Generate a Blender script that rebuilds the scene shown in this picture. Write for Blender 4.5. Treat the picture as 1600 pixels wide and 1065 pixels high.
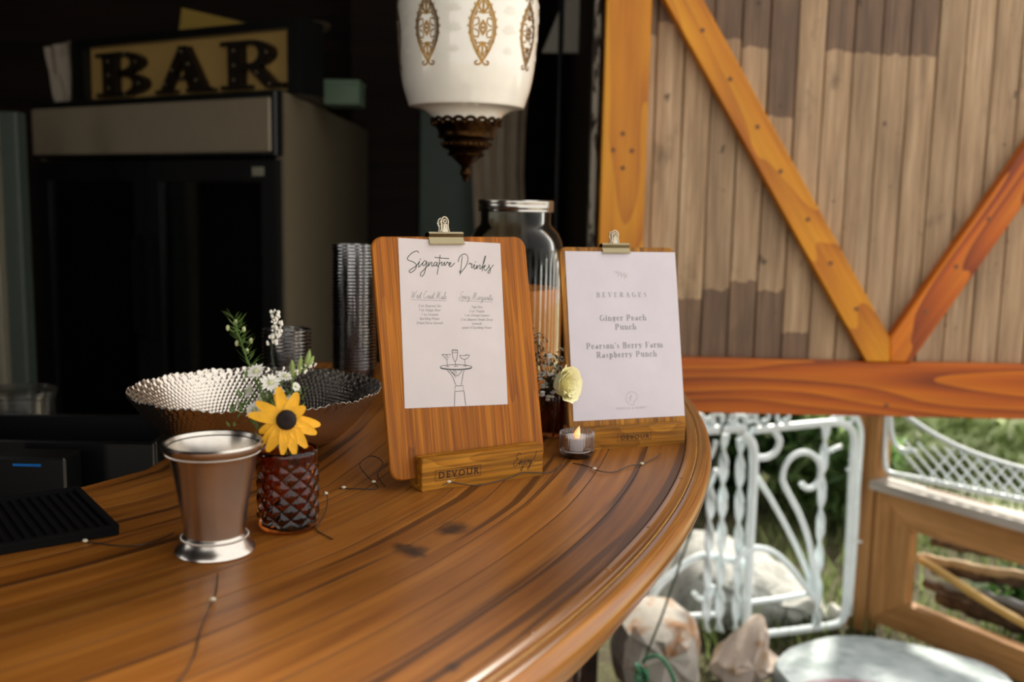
import bpy, bmesh, math, random
import numpy as np
from mathutils import Vector, Matrix
random.seed(7)
sc = bpy.context.scene
for o in list(bpy.data.objects): bpy.data.objects.remove(o)
COL = sc.collection
# ------------------------------------------------------------------ camera
F, PITCH, ROLL = 1556.0, math.radians(7.7), math.radians(1.15)
CAM = np.array([0, 0, 1.38])
_f = np.array([0, math.cos(PITCH), -math.sin(PITCH)]); _u = np.array([0, math.sin(PITCH), math.cos(PITCH)]); _r = np.array([1., 0, 0])
_R = math.cos(ROLL)*_r + math.sin(ROLL)*_u; _U = -math.sin(ROLL)*_r + math.cos(ROLL)*_u
cd = bpy.data.cameras.new('camera'); cam = bpy.data.objects.new('camera', cd); COL.objects.link(cam)
cam.matrix_world = Matrix(((_R[0], _U[0], -_f[0], CAM[0]), (_R[1], _U[1], -_f[1], CAM[1]), (_R[2], _U[2], -_f[2], CAM[2]), (0, 0, 0, 1)))
cd.sensor_width = 36; cd.lens = F/1600*36; cd.clip_start = .02
cd.dof.use_dof = True; cd.dof.focus_distance = 1.11; cd.dof.aperture_fstop = 4.0
sc.camera = cam
# ------------------------------------------------------------------ sky, sun, exposure
w = bpy.data.worlds.new('sky'); sc.world = w; w.use_nodes = True
bg = w.node_tree.nodes['Background']; bg.inputs[0].default_value = (1.0, .965, .925, 1); bg.inputs[1].default_value = 1.7
sl = bpy.data.lights.new('sun', 'SUN'); sl.energy = 7.0; sl.angle = math.radians(6); sl.color = (1, .93, .80)
so = bpy.data.objects.new('sun', sl); COL.objects.link(so)
so.rotation_euler = Vector((-.30, -.75, -.80)).to_track_quat('-Z', 'Y').to_euler()
vs = sc.view_settings; vs.view_transform = 'Standard'; vs.look = 'None'; vs.gamma = 1; vs.use_curve_mapping = False; vs.exposure = 0.0
sc.cycles.transparent_max_bounces = 96; sc.cycles.max_bounces = 14; sc.cycles.transmission_bounces = 14

# ------------------------------------------------------------------ helpers
def ray(x, y): return _f + _R*(x-800)/F - _U*(y-532.5)/F
def onz(x, y, z): d = ray(x, y); return CAM + d*(z-CAM[2])/d[2]
def ony(x, y, Y): d = ray(x, y); return CAM + d*Y/d[1]
class Plane:
    """a vertical or leaning plane in the place: origin p, unit axes a (along) and b (up)"""
    def __init__(s, p, a, b):
        s.p = np.array(p, float); s.a = np.array(a, float); s.a /= np.linalg.norm(s.a); s.b = np.array(b, float); s.b /= np.linalg.norm(s.b); s.n = np.cross(s.a, s.b)
    def ab(s, x, y):
        d = ray(x, y); q = CAM + d*(np.dot(s.n, s.p-CAM)/np.dot(s.n, d)) - s.p
        return float(q@s.a), float(q@s.b)
    def pt(s, a, b, n=0): return s.p + s.a*a + s.b*b + s.n*n
    def mat(s): return Matrix([[s.a[i], s.b[i], s.n[i], s.p[i]] for i in range(3)] + [[0, 0, 0, 1]])
def lin(h):
    h = h.lstrip('#'); c = [int(h[i:i+2], 16)/255 for i in (0, 2, 4)]
    return tuple((v/12.92 if v <= .04045 else ((v+.055)/1.055)**2.4) for v in c) + (1,)

class NT:
    def __init__(s, name):
        m = s.m = bpy.data.materials.new(name); m.use_nodes = True; s.t = m.node_tree; s.b = s.t.nodes['Principled BSDF']; s.out = s.t.nodes['Material Output']
    def n(s, typ, **kw):
        x = s.t.nodes.new(typ)
        for k, v in kw.items():
            if k[0] == '_': setattr(x, k[1:], v)
            else: x.inputs[k].default_value = v
        return x
    def l(s, a, b): s.t.links.new(a, b)
    def ramp(s, fac, stops):
        r = s.t.nodes.new('ShaderNodeValToRGB'); e = r.color_ramp.elements
        while len(e) < len(stops): e.new(.5)
        for el, (p, c) in zip(e, stops): el.position = p; el.color = c if len(c) == 4 else (*c, 1)
        s.l(fac, r.inputs[0]); return r.outputs[0]
    def mix(s, fac, a, b, mode='MIX'):
        x = s.t.nodes.new('ShaderNodeMix'); x.data_type = 'RGBA'; x.blend_type = mode
        for sock, v in ((x.inputs[0], fac), (x.inputs[6], a), (x.inputs[7], b)):
            if isinstance(v, bpy.types.NodeSocket): s.l(v, sock)
            else: sock.default_value = v
        return x.outputs[2]
    def math(s, op, a, b=0.):
        x = s.t.nodes.new('ShaderNodeMath'); x.operation = op
        for i, v in enumerate((a, b)):
            if isinstance(v, bpy.types.NodeSocket): s.l(v, x.inputs[i])
            else: x.inputs[i].default_value = v
        return x.outputs[0]
    def coords(s, scale, uv=False, rnd=True):
        tc = s.n('ShaderNodeTexCoord'); mp = s.n('ShaderNodeMapping'); mp.inputs['Scale'].default_value = scale
        s.l(tc.outputs['UV' if uv else 'Object'], mp.inputs[0])
        if not rnd: return mp.outputs[0], None
        oi = s.n('ShaderNodeObjectInfo'); ad = s.n('ShaderNodeVectorMath', _operation='ADD'); k = s.math('MULTIPLY', oi.outputs['Random'], 37.)
        s.l(mp.outputs[0], ad.inputs[0]); s.l(k, ad.inputs[1]); return ad.outputs[0], oi.outputs['Random']
    def noise(s, vec, scale, detail=4, rough=.55, dist=0):
        x = s.n('ShaderNodeTexNoise', Scale=scale, Detail=detail, Roughness=rough, Distortion=dist); s.l(vec, x.inputs[0]); return x.outputs[0]
    def bump(s, h, strength, dist=.001):
        b = s.n('ShaderNodeBump', Strength=strength, Distance=dist); s.l(h, b.inputs['Height']); s.l(b.outputs[0], s.b.inputs['Normal'])

def plain(name, col, rough=.5, metal=0, spec=.5, coat=0, var=0, nscale=20, **kw):
    t = NT(name); b = t.b; b.inputs['Roughness'].default_value = rough; b.inputs['Metallic'].default_value = metal
    b.inputs['Specular IOR Level'].default_value = spec; b.inputs['Coat Weight'].default_value = coat
    c = lin(col) if isinstance(col, str) else col
    v, _ = t.coords((1, 1, 1), rnd=False); nz = t.noise(v, nscale, 4)
    k = max(var, .04)
    t.l(t.ramp(nz, [(.3, tuple(x*(1-k) for x in c[:3])), (.7, tuple(min(1, x*(1+k)) for x in c[:3]))]), b.inputs['Base Color'])
    for kk, vv in kw.items(): b.inputs[kk.replace('_', ' ')].default_value = vv
    return t.m

def wood(name, cols, along=3., across=40., rough=.45, uv=False, rings=.0, coat=0, rnd=.25, streak=.5, bump=.15, blot=0.3, streakcol=None, spec=.28):
    """varnished or raw timber, grain along the local X axis (or U)"""
    t = NT(name); sc_ = (along, across, across)
    v, r = t.coords(sc_, uv)
    n1 = t.noise(v, 1., 5, .6, .3)
    fac = n1
    if rings:
        v2, _ = t.coords((along*.35, across*.16, across*.16), uv)
        nn = t.noise(v2, 1., 2, .5); saw = t.math('FRACT', t.math('MULTIPLY', nn, 14.)); fac = t.math('ADD', t.math('MULTIPLY', n1, 1-rings), t.math('MULTIPLY', saw, rings))
    c = t.ramp(fac, [(.25, lin(cols[0])), (.5, lin(cols[1])), (.78, lin(cols[2]))])
    v3, _ = t.coords((along*.6, across*3.2, across*3.2), uv); n3 = t.noise(v3, 1., 3, .6)
    sm = t.ramp(n3, [(.42, (1-streak,)*3), (.6, (1,)*3)])
    c = t.mix(1., c, sm, 'MULTIPLY')
    if blot:
        v4, _ = t.coords((along*.8, across*.12, across*.12), uv); n4 = t.noise(v4, 1.3, 3)
        c = t.mix(1., c, t.ramp(n4, [(.3, (1-blot,)*3), (.65, (1,)*3)]), 'MULTIPLY')
    if streakcol:
        v5, _ = t.coords((along*.5, across*.9, across*.9), uv); n5 = t.noise(v5, 1., 2, .5)
        c = t.mix(t.ramp(n5, [(.605, (0, 0, 0)), (.66, (.9, .9, .9))]), c, lin(streakcol))
    if rnd:
        k = t.math('ADD', t.math('MULTIPLY', r, 2*rnd), 1-rnd); hv = t.n('ShaderNodeHueSaturation'); t.l(c, hv.inputs['Color']); t.l(k, hv.inputs['Value']); c = hv.outputs[0]
    t.l(c, t.b.inputs['Base Color']); t.b.inputs['Roughness'].default_value = rough; t.b.inputs['Specular IOR Level'].default_value = spec; t.b.inputs['Coat Weight'].default_value = coat; t.b.inputs['Coat Roughness'].default_value = .18
    t.bump(n3, bump, .0008)
    return t.m
def glass(name, col=(1, 1, 1, 1), rough=.02, ior=1.45):
    t = NT(name); b = t.b; b.inputs['Base Color'].default_value = col; b.inputs['Transmission Weight'].default_value = 1; b.inputs['Roughness'].default_value = rough; b.inputs['IOR'].default_value = ior
    v, _ = t.coords((1, 1, 1), rnd=False); t.bump(t.noise(v, 60, 2), .02, .001)
    return t.m
def thin(name, tint=(1, 1, 1, 1), refl=.12, rough=.08, ior=1.5):
    """thin clear plastic or window glass: passes light straight on, with a sheen at grazing angles"""
    t = NT(name); tr = t.n('ShaderNodeBsdfTransparent'); tr.inputs[0].default_value = tint
    gl = t.n('ShaderNodeBsdfGlossy'); gl.inputs['Roughness'].default_value = rough
    fr = t.n('ShaderNodeFresnel', IOR=ior); ad = t.math('ADD', fr.outputs[0], refl)
    v, _ = t.coords((1, 1, 1), rnd=False); bp = t.n('ShaderNodeBump', Strength=.05, Distance=.001); t.l(t.noise(v, 80, 2), bp.inputs['Height']); t.l(bp.outputs[0], gl.inputs['Normal'])
    mx = t.n('ShaderNodeMixShader'); t.l(ad, mx.inputs[0]); t.l(tr.outputs[0], mx.inputs[1]); t.l(gl.outputs[0], mx.inputs[2]); t.l(mx.outputs[0], t.out.inputs[0])
    return t.m

# ------------------------------------------------------------------ mesh building
class MB:
    def __init__(s): s.v = []; s.f = []; s.uv = None
    def add(s, vs, fs):
        k = len(s.v); s.v += [tuple(map(float, p)) for p in vs]; s.f += [tuple(i+k for i in f) for f in fs]; return s
    def box(s, lo, hi):
        x0, y0, z0 = lo; x1, y1, z1 = hi
        return s.add([(x0, y0, z0), (x1, y0, z0), (x1, y1, z0), (x0, y1, z0), (x0, y0, z1), (x1, y0, z1), (x1, y1, z1), (x0, y1, z1)],
                     [(0, 3, 2, 1), (4, 5, 6, 7), (0, 1, 5, 4), (1, 2, 6, 5), (2, 3, 7, 6), (3, 0, 4, 7)])
    def bbox(s, lo, hi, bv, seg=1):
        b = bmesh.new(); bmesh.ops.create_cube(b, size=1)
        for v in b.verts: v.co = Vector([(lo[i]+hi[i])/2 + v.co[i]*(hi[i]-lo[i]) for i in range(3)])
        bmesh.ops.bevel(b, geom=list(b.edges), offset=bv, segments=seg, affect='EDGES', profile=.6)
        b.verts.index_update(); s.add([v.co for v in b.verts], [[v.index for v in f.verts] for f in b.faces]); b.free(); return s
    def lathe(s, prof, n=48, c=(0, 0, 0), fn=None, caps=True):
        vs = []
        for r, z in prof:
            for i in range(n):
                a = 2*math.pi*i/n; rr = max(r, 1e-5) if fn is None else fn(max(r, 1e-5), a, z)
                vs.append((c[0]+rr*math.cos(a), c[1]+rr*math.sin(a), c[2]+z))
        fs = [(j*n+i, j*n+(i+1) % n, (j+1)*n+(i+1) % n, (j+1)*n+i) for j in range(len(prof)-1) for i in range(n)]
        return s.add(vs, fs)
    def tube(s, pts, r, n=8, cap=True, close=False):
        P = [Vector(p) for p in pts]; m = len(P); rs = r if hasattr(r, '__len__') else [r]*m
        t0 = (P[1]-P[0]).normalized(); up = t0.orthogonal().normalized(); vs = []
        for i in range(m):
            if close: t = (P[(i+1) % m]-P[i-1]).normalized()
            else: t = (P[min(i+1, m-1)]-P[max(i-1, 0)]).normalized()
            up = (up - t*up.dot(t)); up = up.normalized() if up.length > 1e-6 else t.orthogonal().normalized(); sd = t.cross(up)
            for k in range(n):
                a = 2*math.pi*k/n; vs.append(P[i] + (up*math.cos(a) + sd*math.sin(a))*rs[i])
        mm = m if close else m-1
        fs = [(i*n+k, i*n+(k+1) % n, ((i+1) % m)*n+(k+1) % n, ((i+1) % m)*n+k) for i in range(mm) for k in range(n)]
        if cap and not close: fs += [tuple(range(n-1, -1, -1)), tuple((m-1)*n+k for k in range(n))]
        return s.add(vs, fs)
    def prism(s, poly, h0, h1, axis=2):
        """extrude a 2D polygon from h0 to h1"""
        n = len(poly); mk = (lambda p, h: (p[0], p[1], h)) if axis == 2 else (lambda p, h: (p[0], h, p[1]))
        vs = [mk(p, h0) for p in poly] + [mk(p, h1) for p in poly]
        return s.add(vs, [tuple(range(n-1, -1, -1)), tuple(range(n, 2*n))] + [(i, (i+1) % n, n+(i+1) % n, n+i) for i in range(n)])
    def ball(s, c, r, seg=8, rings=5, sq=(1, 1, 1)):
        vs = [(c[0], c[1], c[2]-r*sq[2])]
        for j in range(1, rings):
            ph = -math.pi/2 + math.pi*j/rings
            for i in range(seg):
                a = 2*math.pi*i/seg; vs.append((c[0]+r*sq[0]*math.cos(ph)*math.cos(a), c[1]+r*sq[1]*math.cos(ph)*math.sin(a), c[2]+r*sq[2]*math.sin(ph)))
        vs.append((c[0], c[1], c[2]+r*sq[2])); L = len(vs)-1
        fs = [(0, 1+(i+1) % seg, 1+i) for i in range(seg)]
        fs += [(1+j*seg+i, 1+j*seg+(i+1) % seg, 1+(j+1)*seg+(i+1) % seg, 1+(j+1)*seg+i) for j in range(rings-2) for i in range(seg)]
        fs += [(L, 1+(rings-2)*seg+i, 1+(rings-2)*seg+(i+1) % seg) for i in range(seg)]
        return s.add(vs, fs)
    def build(s, name, mat=None, parent=None, smooth=False, loc=None, rot=None, angle=40):
        me = bpy.data.meshes.new(name); me.from_pydata(s.v, [], s.f)
        b = bmesh.new(); b.from_mesh(me); bmesh.ops.recalc_face_normals(b, faces=b.faces); b.to_mesh(me); b.free()
        if s.uv:
            ul = me.uv_layers.new(name='UVMap')
            for lp in me.loops: ul.data[lp.index].uv = s.uv[lp.vertex_index]
        if smooth:
            me.polygons.foreach_set('use_smooth', [True]*len(me.polygons)); me.set_sharp_from_angle(angle=math.radians(angle))
        if mat: me.materials.append(mat)
        return link(name, me, parent, loc, rot)
def link(name, me, parent=None, loc=None, rot=None):
    o = bpy.data.objects.new(name, me); COL.objects.link(o)
    if parent: o.parent = parent
    if loc is not None: o.location = loc
    if rot is not None: o.rotation_euler = rot
    return o
def tag(o, label, cat, group=None, kind=None):
    o['label'] = label; o['category'] = cat
    if group: o['group'] = group
    if kind: o['kind'] = kind
    return o
def struct(o): o['kind'] = 'structure'; return o
def empty(name, loc=(0, 0, 0), rz=0, mat=None):
    o = bpy.data.objects.new(name, None); COL.objects.link(o); o.empty_display_size = .05
    if mat is not None: o.matrix_world = mat
    else: o.location = loc; o.rotation_euler = (0, 0, rz)
    return o
def cr(pts, n=6, close=False):
    """Catmull-Rom through pts"""
    P = [np.array(p, float) for p in pts]
    if len(P) < 3: return [tuple(p) for p in P]
    m = len(P); out = []
    for i in range(m if close else m-1):
        p0 = P[i-1] if (i > 0 or close) else 2*P[0]-P[1]; p1 = P[i]; p2 = P[(i+1) % m]; p3 = P[(i+2) % m] if (i+2 < m or close) else 2*P[-1]-P[-2]
        for k in range(n):
            t = k/n; out.append(tuple(.5*((2*p1)+(-p0+p2)*t+(2*p0-5*p1+4*p2-p3)*t*t+(-p0+3*p1-3*p2+p3)*t**3)))
    if not close: out.append(tuple(P[-1]))
    return out
def ribbons(strokes, mp=lambda a, b: (a, b, 0), mb=None):
    """flat ink strokes: list of (width, [(a,b)...]) laid out through mp"""
    mb = mb or MB()
    for wd, pts in strokes:
        P = [np.array(p, float) for p in pts]; vs = []; m = len(P)
        if m < 2: continue
        for i in range(m):
            t = P[min(i+1, m-1)]-P[max(i-1, 0)]; L = np.linalg.norm(t); t = t/L if L > 1e-9 else np.array([1, 0.]); nn = np.array([-t[1], t[0]])*wd/2
            e = t*wd*.3 if i == m-1 else (-t*wd*.3 if i == 0 else 0)
            a = P[i]+nn+e; b = P[i]-nn+e; vs += [mp(*a), mp(*b)]
        mb.add(vs, [(2*i, 2*i+1, 2*i+3, 2*i+2) for i in range(m-1)])
    return mb
def textmesh(txt, size, ax='CENTER', shear=0, offset=0, space=1, mat=None, name='lettering', parent=None, loc=(0, 0, 0), rot=(0, 0, 0)):
    c = bpy.data.curves.new(name, 'FONT'); c.body = txt; c.size = size; c.align_x = ax; c.shear = shear; c.offset = offset; c.space_character = space; c.resolution_u = 2
    o = bpy.data.objects.new(name, c); COL.objects.link(o); bpy.context.view_layer.update()
    me = bpy.data.meshes.new_from_object(o.evaluated_get(bpy.context.evaluated_depsgraph_get())); bpy.data.objects.remove(o); bpy.data.curves.remove(c)
    if mat: me.materials.clear(); me.materials.append(mat)
    return link(name, me, parent, loc, rot)

# ------------------------------------------------------------------ materials
M = {}
M['counter'] = wood('counter_wood', ['7b4416', 'a36322', 'bb7c34'], 3, 55, .42, uv=True, coat=.10, rnd=.13, streak=.14, bump=.08, blot=.3, streakcol='4e2b0e')
_ct = M['counter'].node_tree; _pb = _ct.nodes['Principled BSDF']; _src = _pb.inputs['Base Color'].links[0].from_socket
_tc = _ct.nodes.new('ShaderNodeTexCoord'); _nz = _ct.nodes.new('ShaderNodeTexNoise'); _nz.inputs['Scale'].default_value = 90; _ct.links.new(_tc.outputs['Object'], _nz.inputs[0])
for _px, _py, _r in ((640, 859, .016), (652, 864, .012), (712, 824, .017), (700, 829, .014), (708, 1042, .009), (625, 853, .010)):     # dark knots in the boards
    _p = onz(_px, _py, 1.07); _d = _ct.nodes.new('ShaderNodeVectorMath'); _d.operation = 'DISTANCE'; _ct.links.new(_tc.outputs['Object'], _d.inputs[0]); _d.inputs[1].default_value = tuple(_p)
    _m = _ct.nodes.new('ShaderNodeMath'); _m.operation = 'MULTIPLY_ADD'; _ct.links.new(_nz.outputs[0], _m.inputs[0]); _m.inputs[1].default_value = .014; _ct.links.new(_d.outputs['Value'], _m.inputs[2])
    _mr = _ct.nodes.new('ShaderNodeMapRange'); _ct.links.new(_m.outputs[0], _mr.inputs[0]); _mr.inputs[1].default_value = .004+_r*.5; _mr.inputs[2].default_value = .004+_r*1.4; _mr.inputs[3].default_value = .95; _mr.inputs[4].default_value = 0
    _mx = _ct.nodes.new('ShaderNodeMix'); _mx.data_type = 'RGBA'; _ct.links.new(_mr.outputs[0], _mx.inputs[0]); _ct.links.new(_src, _mx.inputs[6]); _mx.inputs[7].default_value = lin('2a180c'); _src = _mx.outputs[2]
_ct.links.new(_src, _pb.inputs['Base Color'])
M['trim'] = wood('counter_trim_wood', ['6f3f12', 'a8681f', 'c98a36'], 4, 160, .3, uv=True, coat=.5, rnd=.1, streak=.3, bump=.1, blot=.3)
M['resin'] = plain('dried_varnish', 'b98a4a', .25, coat=.6, var=.2, nscale=300)
M['joint'] = plain('dark_joint', '20120a', .7)
M['oak'] = wood('oak_board', ['7e4204', 'ac6208', 'c27a14'], 4, 130, .55, coat=.0, rnd=.04, streak=.38, bump=.2, blot=.15, rings=.14)
M['oakblock'] = wood('oak_block', ['85500a', 'b07218', 'c88a28'], 10, 90, .5, rnd=.08, streak=.45, bump=.2, blot=.25, rings=.25)
M['pine'] = wood('varnished_pine', ['b26400', 'd28606', 'de9812'], 2.2, 24, .36, coat=.1, rnd=.08, streak=.12, bump=.04, blot=.12, rings=.35)
M['pine2'] = wood('varnished_red_pine', ['843600', 'b85800', 'cc7204'], 1.6, 26, .36, coat=.1, rnd=.05, streak=.15, bump=.04, blot=.2, rings=.5)
M['plug'] = plain('wood_plug', '6d3d10', .5)
M['paperwarm'] = plain('menu_paper', 'cfc6c5', .65, var=.01)
M['paperwhite'] = plain('menu_paper_white', 'cdc6cd', .6, var=.01)
M['ink'] = plain('green_black_ink', '2f3a34', .6)
M['inkgrey'] = plain('grey_ink', '8f8e8c', .6)
M['inkfaint'] = plain('faint_grey_ink', 'a9a3a4', .6)
M['inkbev'] = plain('grey_serif_ink', '858587', .6)
M['burn'] = plain('branded_lettering', '3a200c', .8)
M['nickel'] = plain('nickel_clip', 'b7ad98', .22, 1)
M['brass'] = plain('aged_brass_clip', '8f8468', .2, 1)
M['pewter'] = plain('brushed_pewter', 'cfc8be', .25, 1, var=.04, nscale=80)
M['silver'] = plain('hammered_silver', 'd2c9bd', .24, 1)
M['steel'] = plain('jar_lid_steel', 'b8b4ac', .2, 1)
M['amber'] = glass('amber_glass', (.62, .22, .05, 1), .04)
M['amberdark'] = glass('dark_amber_glass', (.22, .10, .05, 1), .05)
M['clear'] = glass('clear_glass', (.97, .98, .97, 1), .02)
M['clearjar'] = thin('jar_glass', (.94, .95, .92, 1), .0, .06, 1.22)
M['plastic'] = thin('clear_plastic', (.98, .98, .98, 1), .0, .12)
M['plasticrim'] = thin('clear_plastic_rim', (.85, .85, .85, 1), .42, .1)
M['tub'] = thin('clear_tub_plastic', (.8, .8, .78, 1), .10, .25)
M['pane'] = thin('fridge_glass', (.85, .88, .86, 1), .0, .05)
M['punch'] = plain('orange_punch', 'd07a12', .3)
M['wax'] = plain('white_wax', 'eeeae6', .5)
M['petal'] = plain('yellow_petal', 'f2b10c', .55, var=.12, nscale=90)
M['disc'] = plain('brown_flower_centre', '1d0e08', .8, var=.5, nscale=900)
M['green'] = plain('stem_green', '5d7a36', .6, var=.25, nscale=60)
M['darkgreen'] = plain('dark_stem_green', '26351a', .6, var=.3, nscale=60)
M['white'] = plain('white_petal', 'efece0', .6)
M['bud'] = plain('pale_bud', 'c9cf9a', .6)
M['rose'] = plain('pale_yellow_petal', 'f4edb8', .55, var=.04, nscale=40)
M['wire'] = plain('dark_wire', '2a2018', .5)
M['bulb'] = plain('tiny_glass_bulb', 'd9cdb0', .15, coat=1)
M['bulboff'] = plain('unlit_bulb', '6a5a40', .2)
M['black'] = plain('black_rubber', '070707', .8, spec=.15)
M['milk'] = plain('milk_glass', 'faf6ea', .09, coat=.7)
M['frost'] = plain('frosted_white_print', 'eeebdd', .35)
M['gold'] = plain('gold_print', '8e6a30', .28, .85, var=.3, nscale=120)
M['bronze'] = plain('dark_bronze', '33210f', .3, 1, var=.4, nscale=200)
M['whiteiron'] = plain('white_painted_iron', 'e8f4f7', .4, var=.06, nscale=30)  # the faint blue of outdoor skylight is put into this white
M['rust'] = plain('rust_streak', '7a3d16', .8, var=.4, nscale=60)

# ------------------------------------------------------------------ the room
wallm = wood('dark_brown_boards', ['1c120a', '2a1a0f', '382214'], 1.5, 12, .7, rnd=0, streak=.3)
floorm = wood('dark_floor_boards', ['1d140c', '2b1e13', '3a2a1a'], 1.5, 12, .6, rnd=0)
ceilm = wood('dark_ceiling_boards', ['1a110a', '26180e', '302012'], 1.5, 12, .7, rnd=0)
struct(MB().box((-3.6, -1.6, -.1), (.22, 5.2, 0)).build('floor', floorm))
SX0, SX1, SY0, SY1 = -2.05, -1.6, .75, 1.25  # opening cut in the unseen ceiling to let extra light in
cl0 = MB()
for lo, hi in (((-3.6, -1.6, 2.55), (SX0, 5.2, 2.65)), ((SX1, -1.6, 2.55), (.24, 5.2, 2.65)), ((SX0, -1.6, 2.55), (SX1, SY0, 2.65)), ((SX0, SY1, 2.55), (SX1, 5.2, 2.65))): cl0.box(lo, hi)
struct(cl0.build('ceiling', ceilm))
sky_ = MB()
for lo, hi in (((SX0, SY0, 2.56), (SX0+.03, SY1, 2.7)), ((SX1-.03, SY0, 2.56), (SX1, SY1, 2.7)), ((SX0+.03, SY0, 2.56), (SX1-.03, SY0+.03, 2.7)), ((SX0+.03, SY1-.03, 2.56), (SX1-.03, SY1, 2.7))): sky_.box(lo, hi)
struct(sky_.build('added_skylight', wallm))  # frame of the added roof opening that brightens bowl, cup and lamp
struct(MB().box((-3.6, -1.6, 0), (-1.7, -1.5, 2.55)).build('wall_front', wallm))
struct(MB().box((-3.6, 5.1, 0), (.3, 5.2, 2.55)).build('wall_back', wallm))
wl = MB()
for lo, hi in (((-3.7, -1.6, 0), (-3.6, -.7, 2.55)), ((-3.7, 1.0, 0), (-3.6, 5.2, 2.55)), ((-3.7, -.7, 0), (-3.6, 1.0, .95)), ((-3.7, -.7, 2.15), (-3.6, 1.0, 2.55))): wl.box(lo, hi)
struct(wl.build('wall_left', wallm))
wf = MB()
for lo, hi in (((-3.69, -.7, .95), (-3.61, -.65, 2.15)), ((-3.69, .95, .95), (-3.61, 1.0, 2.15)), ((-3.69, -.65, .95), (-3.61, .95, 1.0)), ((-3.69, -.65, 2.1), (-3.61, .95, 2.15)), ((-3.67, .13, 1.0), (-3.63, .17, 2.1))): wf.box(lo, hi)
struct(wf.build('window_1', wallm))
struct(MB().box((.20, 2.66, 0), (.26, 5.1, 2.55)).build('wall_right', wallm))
def W(root): return tuple(-c for c in root.matrix_world.translation) if root.matrix_world.translation.length else tuple(-c for c in root.location)
# ------------------------------------------------------------------ the curved bar counter
CT = 1.07
C0 = np.array([-1.70, 1.66]); R0 = 1.967
def arc(th, r): a = math.radians(th); return np.array([C0[0]+r*math.cos(a), C0[1]+r*math.sin(a)])
TH = np.linspace(-68, 10, 66)
Bk = [(-72, (-1.55, .30)), (-60, (-1.12, .52)), (-45, (-.74, .80)), (-34, (-.55, .955)), (-27, (-.462, 1.045)), (-20, (-.42, 1.12)), (-10, (-.405, 1.32)), (0, (-.405, 1.62)), (12, (-.405, 1.98))]
bt = [b[0] for b in Bk]
def back(th): return np.array([np.interp(th, bt, [b[1][k] for b in Bk]) for k in (0, 1)])
def cpt(th, s): return arc(th, R0)*(1-s) + back(th)*s
bar = empty('bar_counter', (-.1, 1.1, 0)); tag(bar, 'curved varnished wooden bar counter carrying the menus and flowers', 'counter')
NS = 13
for k in range(NS):
    s0, s1 = k/NS, (k+1)/NS; mb = MB(); mb.uv = []; u = 0; prev = None; m = 6
    for th in TH:
        a, b = cpt(th, s0), cpt(th, s1); L = np.linalg.norm(b-a); g = .0006/L; ch = .0001/L
        mid = (a+b)/2; u += 0 if prev is None else np.linalg.norm(mid-prev); prev = mid
        for f, z in ((g, CT-.028), (g, CT-.0001), (g+ch, CT), (1-g-ch, CT), (1-g, CT-.0001), (1-g, CT-.028)):
            p = a+(b-a)*f; mb.v.append((p[0], p[1], z)); mb.uv.append((u+k*3.3, (s0+(s1-s0)*f)*.6))
    n = len(TH); mb.f = [(i*m+j, i*m+(j+1) % m, (i+1)*m+(j+1) % m, (i+1)*m+j) for i in range(n-1) for j in range(m)] + [tuple(range(m)), tuple((n-1)*m+j for j in range(m))]
    mb.build('counter_strip', M['counter'], bar, True, W(bar), angle=25)
mb = MB(); n = len(TH)
for th in TH:
    for s, z in ((-.004, CT-.05), (-.004, CT-.00025), (.985, CT-.00025), (.985, CT-.05)): p = cpt(th, s); mb.v.append((*p, z))
mb.f = [(i*4+j, i*4+(j+1) % 4, (i+1)*4+(j+1) % 4, (i+1)*4+j) for i in range(n-1) for j in range(4)] + [(0, 1, 2, 3), tuple((n-1)*4+j for j in range(4))]
mb.build('counter_core', M['joint'], bar, loc=W(bar))
def sweep(name, prof, mat, th=TH, parent=bar, r0=R0):
    mb = MB(); mb.uv = []; m = len(prof)
    for t in th:
        for j, (dr, dz) in enumerate(prof):
            p = arc(t, r0+dr); mb.v.append((*p, CT+dz)); mb.uv.append((math.radians(t)*r0, j*.006))
    mb.f = [(i*m+j, i*m+(j+1) % m, (i+1)*m+(j+1) % m, (i+1)*m+j) for i in range(len(th)-1) for j in range(m)] + [tuple(range(m)), tuple((len(th)-1)*m+j for j in range(m))]
    return mb.build(name, mat, parent, True, W(parent), angle=35)
TH2 = np.linspace(-68, 10, 120)
sweep('edge_trim', [(.0006, -.02), (.0006, -.0005), (.002, .0022), (.005, .0036), (.009, .0036), (.0125, .0022), (.0142, -.001), (.0142, -.02)], M['trim'], TH2)
sweep('varnish_bead', [(.0142, -.006), (.0142, -.0014), (.0152, -.0006), (.0165, -.0014), (.0165, -.006)], M['resin'], TH2)
sweep('nosing', [(.0165, -.03), (.0165, -.0028), (.0185, -.0002), (.022, .0008), (.027, .0), (.0315, -.0035), (.0345, -.009), (.0355, -.015), (.0345, -.021), (.031, -.026), (.026, -.029)], M['trim'], TH2)
sweep('under_moulding', [(-.02, -.03), (-.02, -.055), (.012, -.055), (.015, -.045), (.023, -.04), (.025, -.031)], M['trim'], TH2)
pm = MB().lathe([(0, .0006), (.0022, .0006), (.003, 0), (.003, -.003)], 12)
plug = None
for t in (-33.5, -29.5, -25.2, -21.5, -16.0, -11.0):
    p = arc(t, R0+.0072)
    if plug is None: plug = pm.build('wood_plug', M['trim'], bar, True, (p[0]+.1, p[1]-1.1, CT+.0034))
    else: link('wood_plug', plug.data, bar, (p[0]+.1, p[1]-1.1, CT+.0034))
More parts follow.
